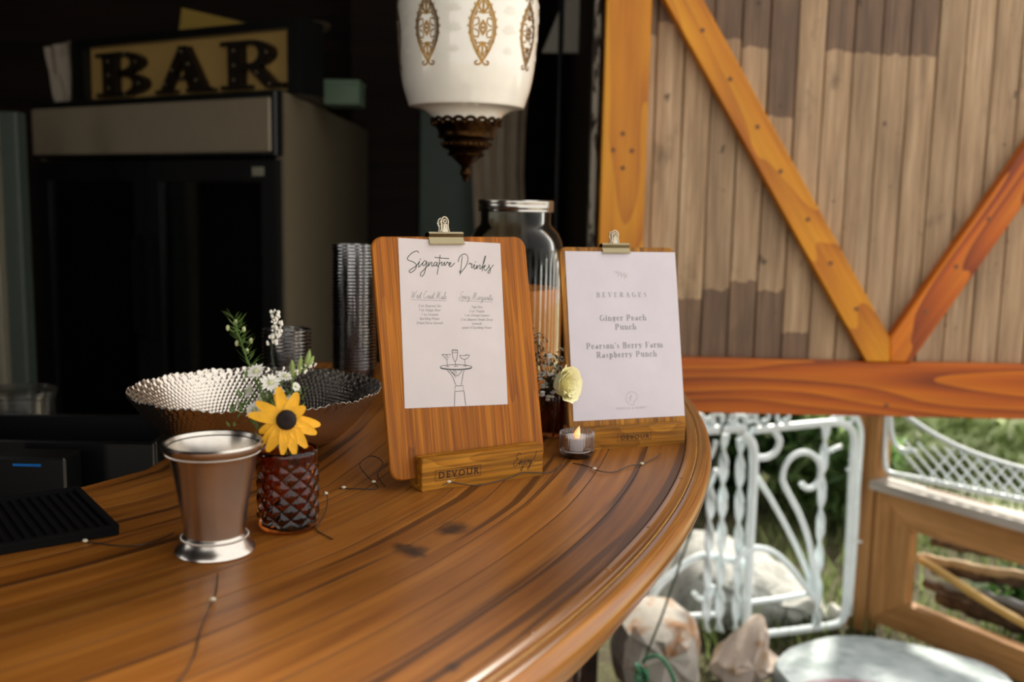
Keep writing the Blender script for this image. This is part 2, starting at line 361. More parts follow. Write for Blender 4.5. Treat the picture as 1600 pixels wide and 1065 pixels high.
# bar front: white upright boards below the nosing, ending in a brown corner post
frontm = wood('white_painted_boards', ['b9b6ae', 'd6d3cb', 'e2e0da'], 3, 20, .6, rnd=.05, streak=.08)
thE = -25.6; nb = 16; thb = np.linspace(-66, thE, nb+1)
for i in range(nb):
    a, b = arc(thb[i]+.06, 1.93), arc(thb[i+1]-.06, 1.93); d = b-a; L = np.linalg.norm(d)
    bo = MB().bbox((0, 0, -.011), (CT-.035, L, .011), .003).build('front_board', frontm, bar)
    X = Vector((0, 0, 1)); Yv = Vector((*(d/L), 0)); Zv = X.cross(Yv)
    bo.matrix_local = Matrix(((X.x, Yv.x, Zv.x, a[0]+.1), (X.y, Yv.y, Zv.y, a[1]-1.1), (X.z, Yv.z, Zv.z, 0), (0, 0, 0, 1)))
p = arc(thE+.9, 1.905)
MB().bbox((p[0]-.03, p[1]-.022, 0), (p[0]+.03, p[1]+.03, CT-.035), .004).build('corner_post', wood('dark_brown_post', ['2a1509', '3d2010', '4d2a16'], 3, 20, .5), bar, loc=W(bar))
p2 = arc(6, 1.8)
MB().bbox((p2[0]-.05, p2[1]-.05, 0), (p2[0]+.05, p2[1]+.05, CT-.035), .004).build('corner_post', wallm, bar, loc=W(bar))
p3 = back(4)
MB().bbox((p3[0]+.02, p3[1]-.05, 0), (p3[0]+.12, p3[1]+.05, CT-.035), .004).build('corner_post', wallm, bar, loc=W(bar))

# ------------------------------------------------------------------ lettering: cursive strokes and a high-contrast serif
CUR = {'W': (.9, [[(0, .9), (.1, .5), (.15, 0), (.3, .4), (.42, .8), (.4, .3), (.45, 0), (.65, .5), (.8, 1)]]),
 'e': (.28, [[(0, .12), (.15, .22), (.17, .38), (.08, .38), (.05, .1), (.14, 0), (.28, .12)]]),
 's': (.26, [[(0, .1), (.12, .42), (.17, .2), (.1, 0), (.01, .05)], [(.1, 0), (.26, .12)]]),
 't': (.26, [[(0, .1), (.16, .8), (.1, .1), (.15, 0), (.26, .12)], [(.0, .58), (.3, .62)]]),
 'C': (.6, [[(.5, .85), (.42, 1), (.2, .8), (.06, .35), (.16, .02), (.36, .03), (.58, .2)]]),
 'o': (.33, [[(.2, .38), (.05, .3), (.05, .05), (.17, 0), (.24, .2), (.18, .38), (.33, .3)]]),
 'a': (.36, [[(.25, .36), (.1, .36), (.04, .12), (.12, 0), (.25, .3), (.24, .05), (.29, 0), (.36, .12)]]),
 'M': (.9, [[(0, -.1), (.15, .5), (.22, .95), (.25, .4), (.27, .05), (.42, .6), (.52, .95), (.53, .4), (.58, .02), (.7, 0), (.88, .15)]]),
 'u': (.4, [[(0, .25), (.06, .38), (.06, .05), (.14, 0), (.26, .38), (.25, .05), (.32, 0), (.4, .12)]]),
 'l': (.2, [[(0, .1), (.15, .7), (.13, 1), (.06, .75), (.05, .1), (.1, 0), (.2, .12)]]),
 'S': (.62, [[(.6, .85), (.5, 1), (.25, .85), (.2, .62), (.42, .4), (.42, .12), (.2, -.05), (.02, .05), (.1, .2), (.55, .2)]]),
 'p': (.36, [[(0, .25), (.08, .4), (.05, -.1), (.03, -.45)], [(.06, .1), (.16, .38), (.28, .32), (.25, .03), (.1, .05)], [(.25, .03), (.36, .12)]]),
 'i': (.2, [[(0, .1), (.1, .38), (.07, .05), (.12, 0), (.2, .12)], [(.13, .56), (.145, .63)]]),
 'c': (.28, [[(.2, .32), (.12, .4), (.04, .2), (.1, 0), (.28, .12)]]),
 'y': (.38, [[(0, .25), (.06, .38), (.08, .05), (.16, .03), (.28, .38), (.22, -.2), (.1, -.42), (.04, -.3), (.2, -.05), (.38, .12)]]),
 'g': (.38, [[(.25, .36), (.1, .36), (.04, .12), (.12, 0), (.25, .3), (.2, -.3), (.08, -.42), (.04, -.28), (.2, -.05), (.38, .12)]]),
 'r': (.28, [[(0, .1), (.1, .42), (.19, .34), (.17, .05), (.28, .1)]]),
 'n': (.4, [[(0, .1), (.07, .38), (.06, 0), (.18, .36), (.26, .36), (.26, .04), (.4, .12)]]),
 'E': (.62, [[(.55, .9), (.4, 1), (.2, .88), (.22, .62), (.42, .56)], [(.42, .56), (.14, .45), (.04, .2), (.14, 0), (.35, .02), (.6, .2)]]),
 'j': (.3, [[(0, .12), (.14, .38), (.13, 0), (.08, -.4), (-.04, -.42), (-.04, -.25), (.3, .12)], [(.17, .55), (.18, .62)]]),
 '!': (.3, [[(.22, 1.0), (.12, .3)], [(.08, .04), (.075, -.01)]]), ' ': (.3, [])}
def cursive(txt, h, wd, slant=.25, x0=0, y0=0, width=None, rise=0):
    out = []; x = 0
    for ch in txt:
        adv, st = CUR[ch]
        for q in st: out.append([(x+a+b*slant, b) for a, b in q])
        x += adv
    k = h if width is None else width/x
    return [(wd, cr([(x0+a*k, y0+b*h+rise*a*k) for a, b in q], 6)) for q in out], x*k
def arcp(cx, cy, rx, ry, a0, a1, n=9): return [(cx+rx*math.cos(math.radians(a0+(a1-a0)*i/n)), cy+ry*math.sin(math.radians(a0+(a1-a0)*i/n))) for i in range(n+1)]
T, t_ = .115, .04
def stem(x, y0, y1, sf=True, sft=True): return [(T, [(x, y0), (x, y1)])] + ([(t_, [(x-.12, y0), (x+.12, y0)])] if sf else []) + ([(t_, [(x-.12, y1), (x+.06, y1)])] if sft else [])
X, CP = .46, .70
SER = {
 'B': (.64, stem(.14, 0, CP) + [(t_, [(.02, CP), (.32, CP)]), (t_, [(.02, 0), (.34, 0)]), (t_, [(.14, .37), (.34, .37)]), (T, arcp(.33, .535, .14, .165, 75, -75)), (T, arcp(.34, .185, .19, .185, 75, -75))]),
 'E': (.6, stem(.14, 0, CP) + [(t_, [(.02, CP), (.5, CP)]), (t_, [(.02, 0), (.52, 0)]), (t_, [(.14, .36), (.36, .36)]), (t_, [(.5, CP), (.52, .52)]), (t_, [(.52, 0), (.55, .2)]), (t_, [(.36, .28), (.36, .44)])]),
 'V': (.68, [(T, [(.12, CP), (.34, .02)]), (t_, [(.34, .02), (.58, CP)]), (t_, [(0, CP), (.26, CP)]), (t_, [(.46, CP), (.68, CP)])]),
 'R': (.68, stem(.14, 0, CP) + [(t_, [(.02, CP), (.32, CP)]), (t_, [(.14, .36), (.32, .36)]), (T, arcp(.32, .53, .16, .17, 75, -75)), (T, [(.34, .35), (.46, .08), (.56, .01)]), (t_, [(.56, .01), (.64, .05)])]),
 'A': (.7, [(t_, [(.1, 0), (.34, CP)]), (T, [(.34, CP-.02), (.58, 0)]), (t_, [(.19, .24), (.5, .24)]), (t_, [(0, 0), (.22, 0)]), (t_, [(.44, 0), (.72, 0)])]),
 'G': (.72, [(T, arcp(.36, .35, .27, .35, 120, 240)), (t_, arcp(.36, .35, .27, .35, 50, 120)), (t_, arcp(.36, .35, .27, .35, 240, 310)), (T, [(.56, .04), (.56, .3)]), (t_, [(.44, .3), (.66, .3)])]),
 'S': (.54, [(t_, arcp(.26, .53, .17, .17, 20, 110)), (T, [(.14, .6), (.14, .5), (.26, .38), (.4, .26), (.4, .14)]), (t_, arcp(.26, .17, .17, .17, 200, 330))]),
 'P': (.62, stem(.14, 0, CP) + [(t_, [(.02, CP), (.32, CP)]), (t_, [(.14, .34), (.32, .34)]), (T, arcp(.32, .52, .17, .18, 75, -75))]),
 'F': (.58, stem(.14, 0, CP) + [(t_, [(.02, CP), (.5, CP)]), (t_, [(.14, .36), (.36, .36)]), (t_, [(.5, CP), (.52, .52)]), (t_, [(.36, .28), (.36, .44)])]),
 'i': (.28, stem(.13, 0, X) + [(T, [(.13, .6), (.13, .68)])]),
 'n': (.56, stem(.13, 0, X) + stem(.42, 0, .34, True, False) + [(t_, [(.13, .36), (.22, .45), (.33, .46), (.42, .36)])]),
 'h': (.56, stem(.13, 0, CP) + stem(.42, 0, .34, True, False) + [(t_, [(.13, .36), (.22, .45), (.33, .46), (.42, .36)])]),
 'u': (.56, stem(.12, .1, X, False) + stem(.42, 0, X) + [(t_, [(.12, .1), (.2, .01), (.3, .01), (.42, .12)])]),
 'm': (.84, stem(.13, 0, X) + stem(.42, 0, .34, True, False) + stem(.7, 0, .34, True, False) + [(t_, [(.13, .36), (.22, .45), (.33, .46), (.42, .36)]), (t_, [(.42, .36), (.5, .45), (.61, .46), (.7, .36)])]),
 'r': (.42, stem(.13, 0, X) + [(t_, [(.13, .34), (.22, .45), (.34, .43)]), (T*.8, [(.33, .37), (.35, .41)])]),
 'e': (.46, [(T, arcp(.24, .23, .16, .23, 120, 240)), (t_, arcp(.24, .23, .16, .23, 0, 120)), (t_, arcp(.24, .23, .16, .23, 240, 325)), (t_, [(.1, .25), (.4, .25)])]),
 'c': (.44, [(T, arcp(.24, .23, .16, .23, 120, 240)), (t_, arcp(.24, .23, .16, .23, 45, 120)), (t_, arcp(.24, .23, .16, .23, 240, 325)), (T*.8, [(.35, .33), (.35, .38)])]),
 'o': (.48, [(T, arcp(.24, .23, .16, .23, 120, 240)), (T, arcp(.24, .23, .16, .23, -60, 60)), (t_, arcp(.24, .23, .16, .23, 60, 120)), (t_, arcp(.24, .23, .16, .23, 240, 300))]),
 'a': (.48, [(T, [(.34, .36), (.34, .04)]), (t_, [(.34, .04), (.44, .02)]), (t_, [(.34, .36), (.24, .46), (.12, .4)]), (T, arcp(.2, .13, .1, .13, 120, 240)), (t_, [(.34, .27), (.2, .25)]), (t_, [(.18, .01), (.34, .09)])]),
 's': (.4, [(t_, arcp(.2, .34, .12, .12, 20, 130)), (T*.9, [(.1, .36), (.2, .24), (.29, .12)]), (t_, arcp(.2, .12, .12, .12, 200, 330))]),
 'g': (.5, [(T, arcp(.22, .3, .12, .15, 120, 240)), (T, arcp(.22, .3, .12, .15, -60, 60)), (t_, arcp(.22, .3, .12, .15, 60, 120)), (t_, arcp(.22, .3, .12, .15, 240, 300)), (t_, [(.3, .42), (.44, .45)]), (T*.7, [(.12, .08), (.36, .02)]), (t_, arcp(.22, -.1, .17, .1, 90, 400))]),
 'p': (.54, stem(.13, -.22, X) + [(t_, [(.13, .36), (.24, .46)]), (t_, [(.13, .08), (.24, 0)]), (T, arcp(.27, .23, .15, .22, 75, -75))]),
 'b': (.54, stem(.13, 0, CP, False) + [(t_, [(.13, .36), (.24, .46)]), (t_, [(.13, .08), (.24, 0)]), (T, arcp(.27, .23, .15, .22, 75, -75))]),
 'y': (.54, [(T, [(.12, X), (.28, .04)]), (t_, [(.44, X), (.24, -.1), (.14, -.2), (.06, -.15)]), (t_, [(0, X), (.22, X)]), (t_, [(.34, X), (.54, X)])]),
 "'": (.2, [(T*.7, [(.1, .7), (.08, .54)])]), ' ': (.3, [])}
def serif(txt, h, xc, y, spc=0.03, bold=1.):
    k = h/CP; x = 0; out = []
    for ch in txt:
        adv, st = SER[ch]
        out += [(wd*k*bold, [(x+a*k, b*k) for a, b in q]) for wd, q in st]; x += (adv+spc)*k
    return [(wd, [(a-x/2+xc, b+y) for a, b in q]) for wd, q in out]

# ------------------------------------------------------------------ clipboard menus in oak blocks
def rrect(x0, y0, x1, y1, r, n=6):
    out = []
    for cx, cy, a0 in ((x1-r, y0+r, -90), (x1-r, y1-r, 0), (x0+r, y1-r, 90), (x0+r, y0+r, 180)): out += arcp(cx, cy, r, r, a0, a0+90, n)
    return out
def menu(A, B, tilt, s0, s1, h0, h1, rad, blockh, blockd, names, thick=.005, bx=(0, 1)):
    A = onz(*A, CT); B = onz(*B, CT); d = B-A; L = np.linalg.norm(d); d /= L; n = np.array([-d[1], d[0], 0])
    P0 = A+n*.013; P0[2] = CT+.008; ar = math.radians(tilt); wv = n*math.sin(ar)+np.array([0, 0, math.cos(ar)])
    pl = Plane(P0, d, wv)
    # block: local X along d, grain along X; a slot is cut for the board
    blk = empty('menu_stand', mat=Matrix(((d[0], n[0], 0, A[0]), (d[1], n[1], 0, A[1]), (0, 0, 1, CT), (0, 0, 0, 1))))
    g0, g1 = .0105, .0105+thick*1.35+.003; tn = math.tan(ar)
    prof = [(0, 0), (blockd, 0), (blockd, blockh), (g1+tn*(blockh-.006), blockh), (g1, .006), (g0, .006), (g0+tn*(blockh-.006)*.8, blockh), (0, blockh)]
    bm = MB(); e = .0009
    pin = [(min(max(a, e), blockd-e) if a in (0, blockd) else a, min(max(b, e), blockh-e) if b in (0, blockh) else b) for a, b in prof]
    m = len(prof)
    for x, pr in ((0, pin), (e, prof), (L-e, prof), (L, pin)): bm.v += [(x, a, b) for a, b in pr]
    bm.f = [(i*m+j, i*m+(j+1) % m, (i+1)*m+(j+1) % m, (i+1)*m+j) for i in range(3) for j in range(m)] + [tuple(range(m)), tuple(3*m+j for j in range(m))]
    bm.build('block', M['oakblock'], blk)
    bd = empty('clipboard', mat=pl.mat())
    poly = rrect(s0, h0, s1, h1, rad)
    c = MB(); e = .0012; inner = [(p[0]+(e if p[0] < (s0+s1)/2 else -e)*1, p[1]+(e if p[1] < (h0+h1)/2 else -e)) for p in poly]; N = len(poly)
    c.v = [(*p, -thick) for p in inner] + [(*p, -thick+e) for p in poly] + [(*p, -e) for p in poly] + [(*p, 0) for p in inner]
    c.f = [tuple(range(N-1, -1, -1)), tuple(3*N+i for i in range(N))] + [(j*N+i, j*N+(i+1) % N, (j+1)*N+(i+1) % N, (j+1)*N+i) for j in range(3) for i in range(N)]
    # grain runs up the board: turn the mesh so local X is the board's height
    c.v = [(y, -x, z) for x, y, z in c.v]
    c.build('board', M['oak'] if names == 0 else M['oakblock'], bd, rot=(0, 0, math.pi/2))
    return pl, bd, blk, L
def clip(pl, bd, cx, top, wd, hgt, mats):
    """bulldog clip: folded jaw over the board's top, two wire-like loops standing up"""
    j = MB(); prof = [(.0045, -hgt), (.0035, -hgt+.0005), (.003, -hgt+.0035), (.0012, -.002), (.004, .0015), (.002, .004), (-.006, .004), (-.0085, .0015), (-.007, -.002), (-.0095, -hgt)]
    o = [(z-.0012 if z > -.002 else z+.0012, y-.0008 if y > 0 else y) for z, y in prof]
    loop = prof + o[::-1]; m = len(loop)
    for x in (-wd/2, wd/2): j.v += [(cx+x, top+y, z) for z, y in loop]
    k = len(prof); j.f = [(i, i+1, m+i+1, m+i) for i in range(m-1)] + [(m-1, 0, m, 2*m-1)] + [(i, i+1, m-2-i, m-1-i) for i in range(k-1)] + [(m+i, m+m-1-i, m+m-2-i, m+i+1) for i in range(k-1)]
    jw = j.build('clip_jaw', mats[0], bd, True, angle=30)
    MB().tube([(cx-wd/2, top-hgt+.0002, .0042), (cx+wd/2, top-hgt+.0002, .0042)], .0008, 8).build('clip_lip', mats[0], jw, True)
    for zz, sgn in ((.0012, 1), (-.0068, -1)):
        h = MB(); H = .021; body = [(-.0062, .0025), (-.0048, .007), (-.004, .012), (-.0046, .016), (-.0034, .0195), (0, .0212), (.0034, .0195), (.0046, .016), (.004, .012), (.0048, .007), (.0062, .0025)]
        P = [(cx+a, top+b, zz+sgn*(.0004+.0022*math.sin(max(0, (b-.0025))/.0187*math.pi*.5)) - sgn*.0022) for a, b in cr(body, 4)]
        h.tube(P, .00095, 8)
        h.tube([(cx-.0012, top+.003, zz-sgn*.001), (cx-.0010, top+.013, zz+sgn*.0004)], .0014, 8); h.tube([(cx+.0022, top+.003, zz-sgn*.001), (cx+.0018, top+.012, zz+sgn*.0004)], .0011, 8)
        h.tube([(cx+.0021*math.cos(a), top+.0160+.0021*math.sin(a), zz+sgn*.0003) for a in np.linspace(0, 2*math.pi, 14)[:-1]], .0009, 6, close=True)
        h.prism([(cx-.0035, top+.004), (cx+.0035, top+.004), (cx+.0026, top+.0132), (cx-.0026, top+.0132)], zz-.0004, zz+.0002)
        h.build('clip_loop', mats[1], jw, True)
def sheet(name, pl, corners, mat, lift=.0004):
    """a paper sheet pinned on the board: the empty's X runs along its lower edge"""
    P = [np.array(pl.ab(*c)) for c in corners]   # TL TR BR BL
    o = P[3]; ex = ((P[2]-P[3])+(P[1]-P[0]))/2; wd = np.linalg.norm(ex); ex /= wd; ey = np.array([-ex[1], ex[0]]); ht = (np.dot(P[0]-P[3], ey)+np.dot(P[1]-P[2], ey))/2
    q = Plane(pl.pt(o[0], o[1], lift), pl.a*ex[0]+pl.b*ex[1], pl.a*ey[0]+pl.b*ey[1])
    root = empty(name, mat=q.mat())
    nx, ny = 6, 10; mb = MB()
    for s, dz in ((0, 0), (1, .00025)):
        for i in range(nx+1):
            for k in range(ny+1): mb.v.append((wd*i/nx, ht*k/ny, dz))
    N = (nx+1)*(ny+1)
    for i in range(nx):
        for k in range(ny):
            a = i*(ny+1)+k; mb.f += [(a, a+ny+1, a+ny+2, a+1), (N+a, N+a+1, N+a+ny+2, N+a+ny+1)]
    for a, b in ([(i*(ny+1), (i+1)*(ny+1)) for i in range(nx)] + [(i*(ny+1)+ny, (i+1)*(ny+1)+ny) for i in range(nx)] + [(k, k+1) for k in range(ny)] + [(nx*(ny+1)+k, nx*(ny+1)+k+1) for k in range(ny)]): mb.f.append((a, b, N+b, N+a))
    mb.build('paper', mat, root)
    return q, root, wd, ht
INK = .0004
def ink(name, strokes, mat, root, lift=INK): return ribbons(strokes, lambda a, b: (a, b, lift)).build(name, mat, root)

# --- signature drinks
pl1, bd1, blk1, L1 = menu((659, 769), (848, 742), 12.25, -.030, .168, .004, .2725, .014, .037, .030, 0)
tag(bd1, 'large oak clipboard in front of the punch jar, holding the signature drinks sheet', 'clipboard')
tag(blk1, 'oak block stand branded DEVOUR and Enjoy! under the signature drinks board', 'menu stand')
clip(pl1, bd1, .0615, .2735, .044, .0105, (M['brass'], M['nickel']))
q1, pp1, w1, h1_ = sheet('menu_sheet', pl1, [(619, 371), (779, 380), (793, 631), (632, 638)], M['paperwarm'])
tag(pp1, 'white menu sheet headed Signature Drinks with a line drawing of a serving hand', 'menu')
def z1(pts, n=5): return cr([q1.ab(600+x/5.916, 360+y/5.916) for x, y in pts], n)
sig = [
 [(318, 205), (310, 192), (290, 192), (255, 210), (225, 240), (215, 262), (228, 276), (260, 286), (288, 303), (298, 325), (290, 355), (260, 382), (238, 388), (232, 375), (248, 358), (290, 332), (318, 300), (328, 282)],
 [(328, 282), (318, 320), (322, 338), (345, 312), (365, 290)], [(336, 262), (334, 268)],
 [(392, 285), (375, 280), (357, 303), (360, 325), (378, 316), (395, 288), (386, 340), (370, 398), (351, 422), (336, 412), (341, 390), (370, 360), (403, 325), (414, 293)],
 [(414, 293), (409, 330), (428, 300), (442, 295), (439, 325), (448, 330), (462, 312)],
 [(485, 295), (468, 296), (458, 320), (470, 328), (485, 310), (492, 295), (487, 325), (497, 330), (515, 302)], [(518, 228), (510, 290), (498, 360), (490, 405)], [(468, 248), (530, 255), (600, 260)],
 [(520, 300), (535, 292), (530, 318), (540, 322), (560, 292), (556, 320), (565, 322), (580, 298), (585, 289), (590, 299), (602, 298), (598, 318)],
 [(598, 325), (612, 312), (619, 300), (609, 297), (600, 318), (612, 335), (630, 325), (652, 300)],
 [(722, 240), (715, 300), (708, 370), (703, 408)], [(685, 290), (694, 252), (718, 226), (750, 218), (772, 240), (773, 285), (752, 335), (722, 373), (706, 390), (697, 382), (700, 372)],
 [(782, 312), (796, 300), (800, 311), (813, 308), (806, 335), (815, 345), (835, 312), (832, 348), (842, 355), (860, 320), (855, 355), (875, 325), (888, 322), (884, 350), (893, 353), (917, 310), (935, 258), (937, 235), (928, 250), (914, 312), (905, 375)], [(847, 286), (845, 293)],
 [(911, 345), (935, 318), (930, 335), (919, 345), (935, 370), (950, 358), (970, 328), (972, 316), (968, 335), (982, 355), (978, 385), (965, 395), (958, 385), (976, 360), (1010, 318)]]
ink('script_title', [(.00085, z1(s)) for s in sig], M['ink'], pp1)
for txt, xa, ya, xb, yb in (('West Coast Mule', 246, 632, 575, 645), ('Spicy Margarita', 688, 640, 1003, 655)):
    a = q1.ab(600+xa/5.916, 360+ya/5.916); b = q1.ab(600+xb/5.916, 360+yb/5.916)
    st, _ = cursive(txt, .0088, .00036, .3, a[0], a[1]+.0012, b[0]-a[0], (b[1]-a[1])/(b[0]-a[0]))
    st.append((.0004, [(a[0], a[1]-.0007), (b[0], b[1]-.0007)])); ink('script_heading', st, M['inkgrey'], pp1)
for lines, xs, ys in ((['2 oz. Empress Gin', '7 oz. Ginger Beer', '1 oz. Limeade', 'Sparkling Water', 'Dried Citrus Garnish'], 420, [692, 731, 771, 810, 850]), (['Tajin Rim', '2 oz. Tequila', '1 oz. Orange Liqueur', '2 oz. Jalapeno Simple Syrup', 'Limeade', 'splash of Sparkling Water'], 856, [703, 741, 779, 818, 856, 893])):
    for tx, y in zip(lines, ys):
        a = q1.ab(600+xs/5.916, 360+y/5.916)
        textmesh(tx, .0042, shear=.25, space=.92, mat=M['inkgrey'], name='ingredient_line', parent=pp1, loc=(a[0], a[1]-.0018, INK))
def z2(pts, n=1, close=False): p = [q1.ab(620+x/4.258, 530+y/4.258) for x, y in pts]; return cr(p, n, close) if n > 1 else p
hand = [(.0006, z2(arcp(393, 183, 106, 15, 0, 360, 30))), (.0008, z2(arcp(393, 186, 106, 17, 10, 170, 20))),
 (.0006, z2([(300, 101), (358, 100), (332, 137), (300, 101)])), (.0004, z2(arcp(331, 113, 7, 8, 0, 360, 10))), (.0005, z2([(332, 137), (337, 178)])), (.0005, z2([(323, 181), (350, 180)])),
 (.0006, z2([(366, 74), (369, 100), (376, 130), (388, 148), (398, 128), (403, 100), (404, 72)], 4)), (.0005, z2(arcp(385, 72, 19, 4, 0, 360, 12))), (.0005, z2([(368, 90), (402, 88)])), (.0005, z2([(388, 148), (391, 178)])), (.0005, z2([(378, 180), (406, 178)])),
 (.0006, z2([(418, 106), (424, 120), (440, 131), (458, 131), (474, 120), (481, 102)], 4)), (.0005, z2([(418, 106), (450, 108), (481, 102)])), (.0005, z2([(455, 110), (463, 97)])), (.0005, z2([(450, 132), (455, 175)])), (.0005, z2([(440, 178), (468, 176)])),
 (.0006, z2([(335, 205), (358, 232), (375, 258), (385, 288), (393, 303)], 5)), (.0006, z2([(350, 206), (374, 225), (392, 240), (404, 242), (420, 225), (432, 206)], 5)), (.0005, z2([(375, 204), (385, 226)])), (.0005, z2([(387, 204), (398, 228)])), (.0005, z2([(360, 216), (382, 240), (390, 254)], 4)),
 (.0006, z2([(448, 205), (440, 228), (436, 256), (428, 302)], 5)), (.0006, z2([(388, 311), (440, 307), (446, 342), (385, 347), (388, 311)])), (.0006, z2([(386, 348), (384, 400), (382, 444)])), (.0006, z2([(446, 344), (452, 395), (458, 438)]))]
ink('hand_drawing', hand, M['ink'], pp1)
def on_block(blk, px, py, L):
    """pixel on the front face of a block -> its own x, z"""
    mw = blk.matrix_world; p = np.array(mw.translation); a = np.array([mw[0][0], mw[1][0], 0]); return Plane(p, a, (0, 0, 1)).ab(px, py)
def brand(blk, L, box, txt_h, ys):
    (xa, za), (xb, zb) = on_block(blk, *box[0], L), on_block(blk, *box[1], L); x0, x1, z0, z1_ = xa, xb, ys[0], ys[1]
    mp = lambda a, b: (a, -.0002, b)
    ribbons([(.0005, [(x0, z0), (x1, z0)]), (.0005, [(x1, z0), (x1, z1_)]), (.0005, [(x1, z1_), (x0, z1_)]), (.0005, [(x0, z1_), (x0, z0)])], mp).build('brand_box', M['burn'], blk)
    textmesh('DEVOUR', txt_h, offset=txt_h*.022, space=1.28, mat=M['burn'], name='brand_lettering', parent=blk, loc=((x0+x1)/2+.0008, -.0002, (z0+z1_)/2-txt_h*.35), rot=(math.pi/2, 0, 0))
brand(blk1, L1, ((680, 745), (751, 730)), .0108, (.0105, .0225))
xa, za = on_block(blk1, 801, 733, L1); xb, zb = on_block(blk1, 838, 722, L1)
st, _ = cursive('Enjoy!', .0145, .0008, .3, xa, .0155, (xb-xa)*.92, .0)
ribbons(st, lambda a, b: (a, -.0002, b)).build('script_lettering', M['burn'], blk1)

# --- beverages
pl2, bd2, blk2, L2 = menu((893, 705), (1070, 693), 12.5, .003, .1735, .002, .2565, .010, .028, .030, 1)
tag(bd2, 'oak clipboard nearest the barn door, covered by the beverages sheet', 'clipboard')
tag(blk2, 'oak block stand branded DEVOUR only, beside the tealight', 'menu stand')
clip(pl2, bd2, .0845, .2575, .040, .0095, (M['brass'], M['nickel']))
q2, pp2, w2, h2_ = sheet('menu_sheet', pl2, [(877, 389), (1049, 394), (1070, 646), (896, 658)], M['paperwhite'])
tag(pp2, 'white menu sheet headed BEVERAGES with two punch names in serif type', 'menu')
def at2(x, y): return q2.ab(x, y)
def sline(txt, x, y, h, mat, spc=.03, bold=1., name='serif_line'): a = at2(x, y); ink(name, serif(txt, h, a[0], a[1]-h*.4, spc, bold), mat, pp2)
sline('BEVERAGES', 973, 461, .0060, M['inkbev'], .36, 1.)
sline('Ginger Peach', 974, 497, .0072, M['inkbev'], .08, 1.2); sline('Punch', 978, 511, .0072, M['inkbev'], .08, 1.2)
sline("Pearson's Berry Farm", 977, 540, .0072, M['inkbev'], .08, 1.2); sline('Raspberry Punch', 980, 554, .0072, M['inkbev'], .08, 1.2)
a = at2(971, 429); tw = [(.0005, [(a[0]-.009, a[1]+.004), (a[0]-.003, a[1]+.001), (a[0]+.004, a[1]-.001), (a[0]+.009, a[1]-.0035)])]
for fx, dx, dy in ((-.005, -.001, .004), (-.001, .0005, .0048), (.003, .0015, .0048), (-.003, -.003, -.004), (.001, -.002, -.0045), (.005, -.001, -.005), (.006, .002, .004), (-.008, -.002, .002)):
    for f, wd in ((.5, .0012), (1, .0004)): tw.append((wd, [(a[0]+fx+dx*.25, a[1]-.35*fx+dy*.25), (a[0]+fx+dx*f, a[1]-.35*fx+dy*f)]))
ink('sprig_emblem', tw, M['inkfaint'], pp2)
a = at2(987, 622); ink('round_emblem', [(.0006, [(a[0]+x, a[1]+y) for x, y in arcp(0, 0, .0085, .0088, 0, 285, 30)]), (.0006, [(a[0]+.0025, a[1]-.0084), (a[0]+.003, a[1]-.004), (a[0]+.0085, a[1]-.0005)]), (.0014, [(a[0]-.003, a[1]-.0005), (a[0]-.0005, a[1]+.004)]), (.0006, [(a[0]-.004, a[1]-.004), (a[0]-.001, a[1]-.001)])], M['inkfaint'], pp2)
a = at2(987, 637); textmesh('REBECCA & ROBERT', .0042, space=1.25, mat=M['inkfaint'], name='faint_line', parent=pp2, loc=(a[0], a[1]-.0015, INK))
brand(blk2, L2, ((965, 690), (1017, 680)), .0088, (.0090, .0190))
# ------------------------------------------------------------------ julep cup
def beads(r, z, br, n, sq=1.): 
    mb = MB()
    for i in range(n): a = 2*math.pi*i/n; mb.ball((r*math.cos(a), r*math.sin(a), z), br, 6, 4)
    return mb
cupc = onz(327, 868, CT); cupc = np.array([-.262, .858, CT])
cup = empty('julep_cup', cupc); tag(cup, 'brushed pewter julep cup with flared rim on the counter', 'cup')
MB().lathe([(.0001, .014), (.0262, .014), (.0265, .018), (.0285, .035), (.0325, .060), (.0368, .085), (.0395, .0925), (.0418, .0945), (.0418, .0955), (.0385, .0955), (.0360, .0855), (.0316, .060), (.0276, .035), (.0255, .021), (.0001, .020)], 72).build('body', M['pewter'], cup, True)
MB().lathe([(.0400, .0915), (.0420, .0925), (.0438, .0955), (.0440, .0985), (.0425, .1003), (.0404, .0998), (.0392, .0965)], 72).build('rim', M['pewter'], cup, True)
beads(.0402, .0908, .0011, 110).build('rim_beading', M['pewter'], cup, True)
MB().lathe([(.0001, 0), (.0345, 0), (.0356, .0012), (.0352, .003), (.0325, .006), (.0296, .0105), (.0283, .0145), (.0270, .0165), (.0001, .0165)], 72).build('foot', M['pewter'], cup, True)
beads(.0288, .0138, .0012, 84).build('foot_beading', M['pewter'], cup, True)

# ------------------------------------------------------------------ amber vase with diamond relief
vz = np.array([-.2115, .925, CT]); vase = empty('bud_vase', vz); tag(vase, 'amber glass vase with pressed diamond pattern beside the julep cup', 'vase')
def diamond(r, a, z):
    if z < .008 or z > .068: return r
    u = a*10/math.pi; v = (z-.008)/.0075
    d = abs(((u+v) % 2)-1) ; e = abs(((u-v) % 2)-1)
    k = min(1, min(z-.008, .068-z)/.004)
    return r + k*(.0022*min(1, 1.5*min(d, e)) - .0012)
vprof = [(.0001, 0), (.024, 0), (.0272, .0025), (.0285, .007)] + [(.0285, .008+.060*i/56) for i in range(57)] + [(.0287, .0705), (.0291, .074), (.0288, .0772), (.0275, .0782), (.0262, .0772), (.0258, .070), (.0254, .012), (.022, .009), (.0001, .0085)]
MB().lathe(vprof, 216, fn=diamond).build('glass', M['amber'], vase, True, angle=60)

